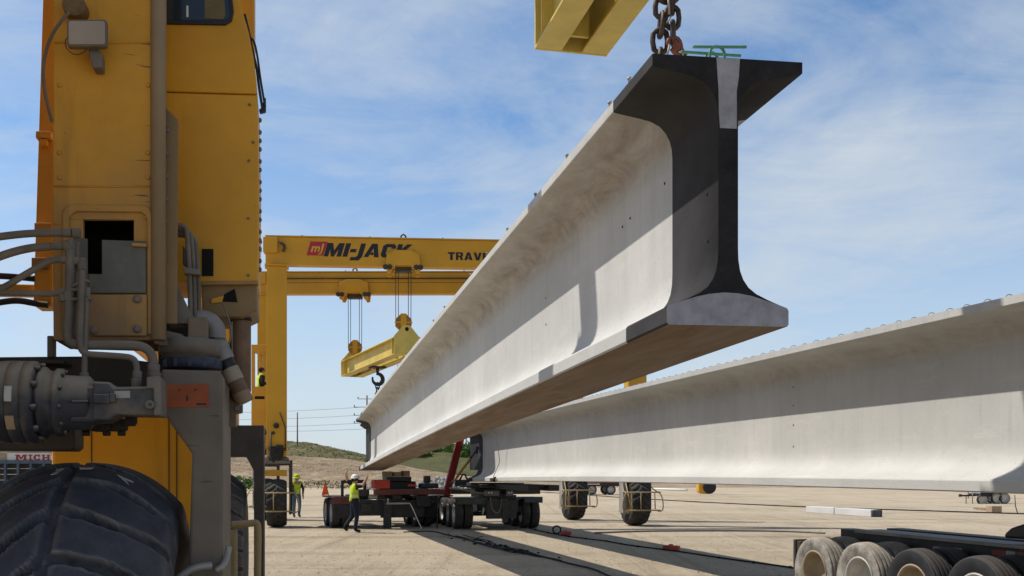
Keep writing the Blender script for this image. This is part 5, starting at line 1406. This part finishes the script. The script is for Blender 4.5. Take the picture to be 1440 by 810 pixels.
def dolly(name, loc, slope, label, axles, halfw, parts):
    fr = Frame(loc, slope); root = empty(name, loc, fr.ang, label, 'dolly', None)
    for i, v_ in enumerate(axles):
        for s in (-1, 1):
            for kk in (0, 1): truck_wheel(root, (s * (halfw - .13 - .32 * kk), v_, .49), s, RUBF, RIMW)
        m = MB(); m.cyl((-halfw + .1, v_, .49), (halfw - .1, v_, .49), .07, 8); m.build('axle', DARK, root)
    for (nm, mt, boxes, bev) in parts:
        many = nm in ('rigging_gear', 'mud_flap', 'fender', 'timber_block', 'landing_leg', 'tail_lamp', 'light_bar')
        m = MB()
        for (a_, b2) in boxes:
            m.box(a_, b2)
            if many: m.build(nm, mt, root, bev); m = MB()
        if not many: m.build(nm, mt, root, bev)
    return root, fr
TEAL = worn('dark_teal_fender', (.03, .042, .046), .5, dust=.15, updust=.25)
D1, d1f = dolly('steering_dolly', gnd(540, 742), .34, 'dark red and black dolly waiting under the far end of the hanging girder', (.5, 1.75), 1.72, [
    ('fender', DREDP, [((-1.75, -.1, 1.0), (-1.05, 2.3, 1.06)), ((1.05, -.1, 1.0), (1.75, 2.3, 1.06)), ((-1.76, -.13, .80), (-1.05, -.101, 1.05))], .02),
    ('chassis', DARK, [((-.75, -.2, .55), (-.4, 3.4, .95)), ((.4, -.2, .55), (.75, 3.4, .95)), ((-1.0, .4, .952), (1.0, 1.9, 1.1)), ((-.9, -.35, .42), (-.1, -.21, .95)), ((-.2, -.4, .35), (1.3, -.36, .92))], .015),
    ('cross_beam', DREDP, [((-.45, -.75, 1.12), (1.9, -.45, 1.30))], .02),
    ('rigging_gear', DARK, [((-.9, -.3, 1.07), (-.55, .1, 1.3)), ((-.3, -.44, .96), (-.05, -.2, 1.11)), ((.2, -.5, .95), (.5, -.42, 1.11)), ((1.0, -.55, .70), (1.5, -.38, 1.05)), ((-.85, -.5, .55), (-.5, -.36, .80)), ((1.2, .2, 1.07), (1.6, .9, 1.32))], .03),
    ('mud_flap', RUBK, [((-1.74, -.16, .35), (-1.12, -.135, .80)), ((1.1, -.16, .35), (1.74, -.135, .85))], .005),
    ('equipment_box', REDP, [((-.50, -.8, 1.33), (.05, -.3, 1.62))], .03),
    ('bolster', BLACKP, [((-.10, .2, 1.14), (1.15, .9, 1.56)), ((.1, .0, 1.56), (.95, .8, 1.72))], .02),
    ('timber_block', TIMBER, [((.05, .1, 1.725), (.30, .6, 1.90)), ((.38, .1, 1.725), (.62, .6, 1.88)), ((.70, .1, 1.725), (.92, .6, 1.92))], .01),
    ('hitch', BLACKP, [((1.15, -.6, 1.33), (1.75, -.1, 1.50)), ((1.3, -.5, 1.505), (1.5, -.2, 1.75))], .04),
    ('headboard', BLACKP, [((-1.45, -.05, 1.065), (-1.36, .05, 1.60)), ((-1.359, -.05, 1.5), (-.60, .05, 1.62)), ((-.70, -.05, 1.30), (-.60, .05, 1.499))], .02),
    ('landing_leg', DARK, [((-.12, -.55, .0), (.14, -.45, .95)), ((1.62, -.85, 0), (1.66, -.81, 1.1))], .005),
    ('bumper_bar', STEELG, [((-.05, -.62, .80), (.75, -.58, .86)), ((-.02, -.62, .861), (.04, -.58, 1.0)), ((-.6, -.4, 1.0), (-.3, -.38, 1.1))], .005),
    ('marker_tape', REDL, [((.65, -.76, 1.40), (.95, -.755, 1.47))], 0)])
m = MB(); hpz = [(.75, -.62, .83), (.85, -.75, .6), (.95, -.95, .25), (1.05, -1.05, .02), (1.0, -1.1, .012)]; m.tube(hpz, .016, 6, smooth_path=1); m.build('air_hose', WHITEP, D1)
FLG = cloth('orange_flag_cloth', (.85, .12, .02))
fo = empty('warning_flag', at(462, 697, 33.2), 0, 'orange warning flag on a short staff at the dolly corner', 'flag')
m = MB(); m.cyl((.03, 0, -.05), (-.13, 0, .52), .012, 6); m.build('staff', HOSEB, fo)
m = MB(); vs = []; nx = 6
for i in range(nx + 1):
    t = i / nx
    for j in range(5):
        s = j / 4; x = -.12 + .17 * s - .20 * t * s; z = .50 - .48 * s - .02 * t + .0 * s
        vs.append((-.12 + (.13 * s) - .24 * t * s, .02 * math.sin(5 * t) * s, .50 - .46 * s - .03 * t))
fs = [(i*5+j, i*5+j+1, (i+1)*5+j+1, (i+1)*5+j) for i in range(nx) for j in range(4)]
m.add(vs, fs, True); fl = m.build('flag_cloth', FLG, fo, fix=False); sol = fl.modifiers.new('t', 'SOLIDIFY'); sol.thickness = .004

D2, d2f = dolly('steering_dolly', gnd(701, 744), .235, 'black multi-wheel dolly carrying the far end of the resting girder', (.5, 1.7, 2.9), 1.42, [
    ('fender', TEAL, [((-1.42, -.15, 1.0), (-.40, 1.0, 1.05)), ((-1.42, -.18, .82), (-.40, -.151, 1.04)), ((.85, -.15, 1.0), (1.44, 1.0, 1.04)), ((.83, -.18, .86), (1.46, -.151, 1.06))], .015),
    ('chassis', DARK, [((-.55, -.1, .55), (-.25, 4.0, .98)), ((.35, -.1, .55), (.65, 4.0, .98)), ((-.5, -.05, .981), (.6, 2.2, 1.12)), ((-.45, -.3, .35), (.55, -.101, .95)), ((.05, -.35, .22), (.25, -.301, 1.0))], .015),
    ('bolster', BLACKP, [((-.75, .2, 1.14), (1.3, 1.0, 1.34)), ((-.9, .1, 1.345), (.9, .9, 1.52)), ((.3, -.1, 1.15), (1.4, .199, 1.34))], .015),
    ('support_beam', BLACKP, [((-.25, -5.0, 1.33), (.05, -.51, 1.50)), ((.35, -5.0, 1.33), (.65, -.51, 1.50)), ((.0501, -4.6, 1.36), (.3499, -4.4, 1.48)), ((.0501, -2.6, 1.36), (.3499, -2.4, 1.48))], .01),
    ('fifth_wheel', BLACKP, [((-.7, -.5, 1.36), (-.15, .0, 1.48)), ((-1.3, -.2, 1.38), (1.0, .05, 1.44))], .04),
    ('light_bar', worn('light_bar_grey', (.12, .12, .12), .5, dust=.15), [((-.55, -.36, 1.10), (-.05, -.33, 1.27)), ((.18, -.36, 1.10), (.42, -.33, 1.27))], .005),
    ('tail_lamp', WHITEP, [((-.42, -.37, 1.18), (-.37, -.361, 1.22)), ((-.33, -.37, 1.18), (-.28, -.361, 1.22)), ((.24, -.37, 1.18), (.29, -.361, 1.22)), ((.33, -.37, 1.18), (.38, -.361, 1.22))], 0)])
m = MB(); m.tube([(-.35, -.36, 1.05), (-.33, -.42, .7), (-.15, -.44, .5), (.0, -.42, .7), (.02, -.36, 1.0)], .018, 6, smooth_path=2); m.tube([(-1.6, .2, 1.35), (-1.2, -.2, 1.30), (-.8, -.3, 1.2), (-.5, -.33, 1.18)], .03, 6, smooth_path=1); m.build('air_hose', HOSE, D2)
m = MB(); m.tube([(-.62, -.42, .50), (-.58, -.44, .72)], .03, 8); m.tube([(-.75, -.42, .6), (-.66, -.42, .6)], .012, 6); m.build('crank_handle', STEELG, D2)

D3, d3f = dolly('steering_dolly', gnd(612, 736), .235, 'black tandem dolly in shadow carrying the leaning red mast', (0, 1.2), .62, [
    ('chassis', DARK, [((-.35, -.3, .55), (.35, 4.0, .95)), ((-.62, -.3, .99), (.62, 1.6, 1.04)), ((.1, 1.2, 1.045), (2.2, 1.5, 1.25))], .02)])
m = MB(); p0, p1 = d3f.loc(at(622, 718, 36.4)), d3f.loc(at(647, 618, 36.6)); m.beam(p0, p1, .28, .05, (0, 1, 0)); m.beam(p0 + Vector((-.11, -.06, 0)), p1 + Vector((-.11, -.06, 0)), .05, .12, (0, 1, 0)); m.beam(p0 + Vector((.11, -.06, 0)), p1 + Vector((.11, -.06, 0)), .05, .12, (0, 1, 0)); m.build('leaning_mast', REDP, D3, .006)
# ratchet binder and strap from dolly to girder end
LBd = empty('load_binder', at(655, 668, 34.4), 0, 'yellow ratchet binder angled up to the resting girder end', 'load binder')
o_ = LBd.location
m = MB(); m.tube([at(642, 672, 34.4) - o_, at(650, 660, 34.4) - o_, at(662, 645, 34.4) - o_], .045, 8); m.build('binder_barrel', worn('binder_yellow', (.50, .22, .02), .5, dust=.1), LBd)
m = MB(); m.tube([at(632, 682, 34.4) - o_, at(643, 671, 34.4) - o_], .03, 6); m.tube([at(661, 646, 34.4) - o_, at(669, 634, 34.4) - o_], .035, 6); m.beam(at(670, 638, 34.4) - o_, at(672, 628, 34.4) - o_, .10, .10); m.tube([at(646, 676, 34.4) - o_, at(652, 664, 34.4) - o_, at(658, 676, 34.4) - o_], .035, 6, smooth_path=1); m.build('binder_rod', DARK, LBd); m = MB(); m.beam(at(640, 679, 34.5) - o_, at(660, 679, 34.5) - o_, .3, .22); m.build('binder_foot', DARK, LBd, .02)

# ------------------------------------------------------------------ distant vehicles and yard clutter
def far_truck():
    o = gnd(858, 695.5); root = empty('parked_truck', o, R(8), 'dark red flatbed truck parked far off under the resting girder', 'truck')
    m = MB(); m.box((-2.6, -1.1, .75), (1.4, 1.1, 1.05)); m.build('chassis', DARK, root, .02)
    m = MB(); m.box((-2.6, -1.15, 1.06), (.2, 1.15, 1.45)); m.build('flatbed', REDP, root, .02)
    m = MB(); m.box((-2.4, -1.16, 1.12), (-1.0, -1.152, 1.24)); m.box((-2.4, -1.16, .9), (-1.2, -1.11, .98)); m.build('side_stripe', WHITEP, root)
    m = MB(); m.box((.3, -1.1, 1.06), (2.2, 1.1, 1.6)); m.prism([(.3, -1.05, 1.601), (1.9, -1.05, 1.601), (1.6, -1.05, 2.6), (.3, -1.05, 2.6)], (0, 2.1, 0)); m.build('truck_cab', REDP, root, .06)
    m = MB(); m.prism([(.5, -1.06, 1.75), (1.65, -1.06, 1.75), (1.45, -1.06, 2.4), (.5, -1.06, 2.4)], (0, .008, 0)); m.build('side_window', GLASS, root)
    for x in (-1.9, -.2, 1.5):
        for y in (-1.0, 1.0): truck_wheel(root, (x, y, .45), -1, RUBK, RIMW, Rad=.45).rotation_euler = (0, 0, R(90))
far_truck()
def utility_trailer():
    o = gnd(1386, 708); root = empty('utility_trailer', o, R(4), 'small black tandem utility trailer with pale tank, far right on the sand', 'trailer')
    m = MB(); m.box((-.7, -.7, .45), (1.0, .7, .62)); m.box((-.7, -.72, .621), (1.0, -.66, .85)); m.box((.95, -.72, .621), (1.02, .72, .95)); m.build('bed', BLACKP, root, .02)
    m = MB(); m.beam((-.7, 0, .5), (-1.7, 0, .48), .1, .1); m.beam((-1.75, -.1, .50), (-1.6, -.1, .50), .12, .16); m.build('tongue', BLACKP, root)
    m = MB(); m.lathe((-.3, 0, .85), (1, 0, 0), [(0, .2), (.05, .30), (1.1, .30), (1.15, .2)], 16); m.box((-.55, -.4, .625), (-.2, .4, 1.15)); m.build('tank', worn('pale_tank', (.50, .49, .46), .5, dust=.15), root, .02)
    m = MB(); m.tube([(-1.0, -.3, 0), (-1.0, -.3, 1.0)], .03, 6); m.tube([(-1.25, .0, 0), (-1.25, 0, .55)], .03, 6); m.tube([(-.95, .3, .3), (-.95, .3, 1.25)], .03, 6); m.build('jack_stand', STEELG, root)
    for x in (-.30, .25, .75)[1:]:
        for y in (-.78, .78): truck_wheel(root, (x, y, .33), -1, RUBK, RIMW, Rad=.33, W=.2).rotation_euler = (0, 0, R(90))
    truck_wheel(root, (-.55, -.6, .25), -1, RUBK, RIMW, Rad=.33, W=.2).rotation_euler = (0, 0, R(90))
utility_trailer()
def loader():
    o = gnd(992, 694.5); root = empty('wheel_loader', o, 0, 'yellow machine with black wheel parked at foot of the far bank', 'loader')
    m = MB(); m.prism([(-.6, -.4, .05), (.30, -.4, .02), (.34, -.4, .3), (.34, -.4, 1.5), (-.7, -.4, 1.5), (-.7, -.4, .3)], (0, 1.2, 0)); m.build('machine_body', YEL, root, .08)
    m = MB(); m.lathe((.30, -.55, .62), (0, 1, 0), [(0, .3), (.02, .52), (.06, .60), (.40, .60), (.44, .52), (.46, .3)], 20); m.build('wheel', RUBK, root)
    m = MB(); m.box((-.6, -.3, 1.51), (.5, .7, 2.3)); m.build('machine_cab', YEL, root, .05)
loader()
bo = gnd(1188, 724.5)
BB = empty('concrete_block', bo, 0, 'long pale concrete block lying on the sand with black strap and dark end', 'concrete block')
pA, pB = gnd(1140, 720.5) - bo, gnd(1232, 727) - bo
m = MB(); m.beam(pA + Vector((0, 0, .15)), pB + Vector((0, 0, .15)), .5, .30); m.build('block_body', CONC2, BB, .02)
dd_ = (pB - pA).normalized(); m = MB(); m.beam(pB + dd_ * .003 + Vector((0, 0, .15)), pB + dd_ * .12 + Vector((0, 0, .15)), .48, .31); m.build('dark_end', BLUEG, BB, .05)
mm_ = pA.lerp(pB, .46); m = MB(); m.beam(mm_ + Vector((0, 0, .152)), mm_ + dd_ * .04 + Vector((0, 0, .152)), .515, .315); m.build('strap', BLACKP, BB)
o = MB(); p = gnd(1398, 721); o.box(p + Vector((-.25, -.3, 0)), p + Vector((.22, .3, .32))); tag(o.build('timber_crate', worn('tan_crate', (.40, .28, .19), .8, dust=.2), None, .02), 'small tan wooden crate on the sand below the right trailer', 'crate')
o = MB(); o.beam(gnd(1372, 716) + Vector((0, 0, .05)), gnd(1397, 718.5) + Vector((0, 0, .06)), .25, .1); tag(o.build('timber_plank', TIMBER, None, .01), 'pale plank lying beside the tan crate', 'plank')
p = gnd(1431, 722); o = MB(); o.tube([p, p + Vector((-.1, 0, .35)), p + Vector((-.13, 0, .85))], .022, 6); tag(o.build('marker_post', worn('dark_stake', (.10, .075, .05), .8)), 'thin dark leaning stake standing in the sand at far right', 'stake')
o = MB(); a1, a2 = gnd(915, 688.5), gnd(966, 690.5); o.tube([a1 + Vector((0, 0, .12)), a2 + Vector((0, 0, .12))], .11, 10); tag(o.build('white_pipe', WHITEP), 'white pipe lying on the ground far behind the wheels', 'pipe')

# hoses and cables lying across the yard
def ground_line(name, pts, r, mat, lab, cat, wig=0, seed=0, n=6, sp=2):
    rr = random.Random(seed); P = [gnd(*p) for p in pts]; Q = []
    for a, b in zip(P, P[1:]):
        k = max(1, int((b - a).length / 1.0)) if wig else 1
        for i in range(k):
            q = a.lerp(b, i / k); Q.append(q + Vector((rr.uniform(-wig, wig), rr.uniform(-wig, wig) * 1.5, r + rr.uniform(0, wig * .2))))
    Q.append(P[-1] + Vector((0, 0, r)))
    m = MB(); m.tube(Q, r, n, smooth_path=sp); return m, Q
BLKC = worn('black_cable', (.010, .010, .012), .75, dust=0, updust=0, spec=.2)
m, Q = ground_line('a', [(570, 750), (605, 747.5), (630, 753), (665, 763), (700, 772), (745, 779), (780, 787), (830, 802), (860, 813), (900, 830)], .018, BLKC, '', '', .09, 1)
for sd_ in range(4):
    m2, Q2 = ground_line('b', [(640 + 9 * sd_, 755 + sd_), (680, 764 + sd_), (730, 775 + sd_), (790 - 14 * sd_, 789 - 3 * sd_)], .013, BLKC, '', '', .26, 20 + sd_)
    m.add([tuple(v) for v in m2.v], m2.f, True)
rr_ = random.Random(8)
for i in range(40):
    px = rr_.gauss(690, 38); p = gnd(px, 767 + (px - 690) * .22 + rr_.uniform(-3.5, 4)); c = p + Vector((0, 0, .02)); m.ball(c, rr_.uniform(.02, .055), 6, (1.2, 1, .5))
tag(m.build('tangled_cable', BLKC, fix=False), 'tangled black cables and hoses lying along the hanging girder shadow', 'cable')
m, Q = ground_line('c', [(742, 743), (770, 750), (800, 755.5), (850, 762), (900, 769.5), (950, 776), (1010, 785), (1060, 792), (1108, 799), (1180, 812)], .018, BLKC, '', '', .05, 2)
for i in range(24):
    c = random.Random(i).choice(Q); m.ball(c, .042, 6, (1, 1, .6))
tag(m.build('ground_cable', BLKC, fix=False), 'single black cable lying along the resting girder shadow', 'cable')
for (px, py, w_, lab) in ((796, 752.5, .12, 'red connector on the black cable beside the cable ring'), (944, 774, .17, 'longer red connector on the black cable out in the shadow')):
    p = gnd(px, py); m = MB(); m.beam(p + Vector((-w_, .1, .06)), p + Vector((w_, -.12, .06)), .14, .12); m.lathe(p + Vector((-w_ * .4, .04, .07)), (1, -.3, 0), [(0, .05), (.02, .085), (w_ * .7, .085), (w_ * .72, .05)], 8); tag(m.build('cable_connector', REDP, None, .02), lab, 'cable connector', 'red cable connectors')
p = gnd(783, 751); m = MB(); m.tube([p + Vector((.12 * math.cos(2 * math.pi * k / 16), .06 * math.sin(2 * math.pi * k / 16), .13 + .11 * math.sin(2 * math.pi * k / 16))) for k in range(16)], .024, 8, closed=True); tag(m.build('cable_ring', BLKC), 'black ring standing on the cable near the dolly wheels', 'ring')
m, Q = ground_line('d', [(690, 690), (760, 692), (830, 697), (900, 702), (1000, 707.5), (1140, 714), (1300, 719), (1440, 723.5), (1700, 731)], .032, BLKC, '', ''); tag(m.build('long_hose', BLKC, fix=False), 'long thin dark hose crossing the far sand to the right', 'hose')
m, Q = ground_line('e', [(836, 751), (900, 748.5), (1010, 747.5), (1100, 748), (1160, 751)], .03, HOSE, '', '', .03, 5); tag(m.build('steel_cable', worn('grey_ground_cable', (.12, .115, .11), .6), fix=False), 'grey cable stretched over the sand right of the far wheel', 'cable')

# rack with sign behind the near crane's wheel
RK = empty('stake_rack', at(35, 690, 14) * 1.0, 0, 'blue steel stake rack behind the near wheel, topped by lettered sign', 'rack'); RK.location.z = 0
def rq(px, py, dy=0): p = at(px, py, 14 + dy); p.x -= RK.location.x; p.y -= RK.location.y; return p
BLR = worn('rack_blue', (.085, .12, .17), .6, dust=.2, updust=.3)
m = MB()
for x in (-30, -12, 8, 26, 44, 62, 80): m.beam(rq(x, 648), rq(x - 1, 740), .03, .04, (0, 1, 0)); m.beam(rq(x, 647), rq(x, 651), .05, .06, (0, 1, 0))
m.beam(rq(25, 680), rq(35, 664), .02, .02, (0, 1, 0)); m.beam(rq(-40, 649.5), rq(84, 649.5), .05, .05)
m.build('stake', BLR, RK)
m = MB()
for i, y in enumerate((652, 660, 668, 676)): m.beam(rq(-40, y + 3, .08), rq(84, y + 3, .08), .04, .075)
m.build('side_board', worn('rack_dark', (.022, .028, .036), .6, dust=.2, updust=.3), RK, .005)
m = MB(); m.beam(rq(-40, 687, .1), rq(84, 687, .1), .2, .08); m.build('lower_beam', YEL, RK, .01)
m = MB()
for x in (-35, 75): m.beam(rq(x, 690, .2), rq(x, 690, .2) * 1.0 + Vector((0, 0, -1.55)), .08, .08, (0, 1, 0))
m.build('rack_leg', BLR, RK)
m = MB(); pA_, pB_ = rq(10, 648, .02), rq(71, 637, .02); m.box((pA_.x, pA_.y, pA_.z), (pB_.x, pA_.y + .02, pB_.z)); pC, pD = rq(10, 637, .02), rq(71, 633.5, .02)
m.build('sign_board', WHITEP, RK, .003)
m = MB(); m.box((pC.x, pA_.y, pC.z + .001), (pD.x, pA_.y + .03, pD.z)); m.build('sign_top_rail', STEELG, RK, .003)
m = MB(); m.box((rq(-40, 648).x, pA_.y, pA_.z), (pA_.x - .002, pA_.y + .02, pC.z)); m.build('tan_board', worn('tan_board', (.42, .33, .24), .7, dust=.1), RK)
# slab letters M I C H
sc = 1.0
def slab(mb, x0, strokes, M):
    for (a_, b2, c_, d2) in strokes: mb.prism([M @ Vector((x0 + a_, b2, 0)), M @ Vector((x0 + c_, b2, 0)), M @ Vector((x0 + c_, d2, 0)), M @ Vector((x0 + a_, d2, 0))], (0, .002, 0))
m = MB(); zb2 = rq(20, 647.5, .0).z; ht = rq(20, 639.3).z - zb2; xw = lambda px: rq(px, 645).x; yf = pA_.y - .003
def st(x0, z0, x1, z1): m.box((x0, yf - .001 * (st.k % 2) , zb2 + z0 * ht), (x1, yf + .0025, zb2 + z1 * ht)); st.k += 1
st.k = 0
px_ = lambda a_: xw(a_)
def letter_I(a_, b2):
    w1 = (px_(b2) - px_(a_)); st(px_(a_), 0, px_(b2), .2); st(px_(a_), .8, px_(b2), 1); st(px_(a_) + w1 * .3, .2, px_(a_) + w1 * .7, .8)
xa_, xb_ = px_(20.5), px_(37); w1 = xb_ - xa_
st(xa_, 0, xa_ + w1 * .34, .2); st(xb_ - w1 * .34, 0, xb_, .2); st(xa_ + w1 * .07, .2, xa_ + w1 * .27, .82); st(xb_ - w1 * .27, .2, xb_ - w1 * .07, .82); st(xa_, .82, xa_ + w1 * .3, 1); st(xb_ - w1 * .3, .82, xb_, 1)
for s_ in (0, 1):
    f_ = (lambda t: xa_ + w1 * t) if s_ == 0 else (lambda t: xb_ - w1 * t)
    m.prism([(f_(.2), yf, zb2 + ht * .99), (f_(.36), yf, zb2 + ht * .99), (f_(.56), yf, zb2 + ht * .25), (f_(.44), yf, zb2 + ht * .25)], (0, .0022, 0))
letter_I(39, 44.5)
xa_, xb_ = px_(46.5), px_(55.5); w1 = xb_ - xa_
st(xa_, .2, xa_ + w1 * .32, .8); st(xa_ + w1 * .15, 0, xb_, .22); st(xa_ + w1 * .15, .78, xb_, 1); st(xb_ - w1 * .28, .22, xb_, .38); st(xb_ - w1 * .28, .6, xb_, .78)
xa_, xb_ = px_(58), px_(69.5); w1 = xb_ - xa_
for xx in (xa_, xb_ - w1 * .4):
    st(xx, 0, xx + w1 * .4, .18); st(xx, .82, xx + w1 * .4, 1); st(xx + w1 * .08, .18, xx + w1 * .32, .82)
st(xa_ + w1 * .33, .42, xb_ - w1 * .33, .6)
m.build('sign_lettering', REDL, RK)
p = rq(4, 703, -2.0); m = MB()
o = MB(); c = at(2, 712, 11); r_ = random.Random(2)
vsb = []
o.ball((c.x, c.y, .86), .16, 14, (1.0, .8, 1.0)); o.ball((c.x - .12, c.y + .02, .80), .15, 12, (1, .8, .9)); o.box((c.x - .35, c.y - .2, 0), (c.x + .12, c.y + .25, .70))
tag(o.build('white_sack', worn('sack_white', (.52, .50, .46), .8, dust=.2, updust=.2, var=.15, scale=9)), 'white sack standing low at the left edge behind the tyre', 'sack')

# power poles and lines
def pole(px, py_top, Y, lab, arms=()):
    t = at(px, py_top, Y); root = empty('power_pole', (t.x, Y, 0), 0, lab, 'power pole', 'power poles on the far hill')
    m = MB(); m.tube([(0, 0, 0), (0, 0, t.z)], lambda q: .17 - .06 * q, 8); m.build('pole_shaft', worn('pole_wood', (.12, .10, .085), .85), root)
    for (dy, hw) in arms:
        z = at(px, dy, Y).z; m = MB(); m.beam((-hw, 0, z), (hw, 0, z), .07, .08); m.build('cross_arm', worn('pole_wood', (.1, .1, .1)), root)
        m = MB()
        for s in (-1, 1): m.lathe((s * hw * .95, 0, z), (0, 0, 1), [(.07, .04), (.12, .10), (.2, .06), (.26, .09), (.32, .03)], 8)
        m.build('insulator', DARK, root)
pole(418.2, 580, 185, 'thin bare pole rising from the grassy hill beside the far crane leg')
pole(516, 556, 150, 'pole with three cross arms half hidden behind hanging girder', ((561, 1.4), (572.5, 2.0), (584, 2.0), (595, 2.0)))
pole(655.5, 600, 200, 'slim pole on the green hill seen past the resting girder end')
for i, (ya, yb) in enumerate(((575.5, 572), (585, 583.2), (595.2, 594.4), (599, 603))):
    A_, B_ = at(200, ya + 3, 170), at(516, yb, 150); m = MB(); pts = []
    for k in range(17):
        t = k / 16; q = A_.lerp(B_, t); q.z -= .5 * 4 * t * (1 - t); pts.append(q)
    m.tube(pts, .022, 5); tag(m.build('power_line', ROPE), ['topmost power line running to the armed pole', 'second power line from the top', 'third power line from the top', 'lowest power line running to the armed pole'][i], 'power line', 'power lines')
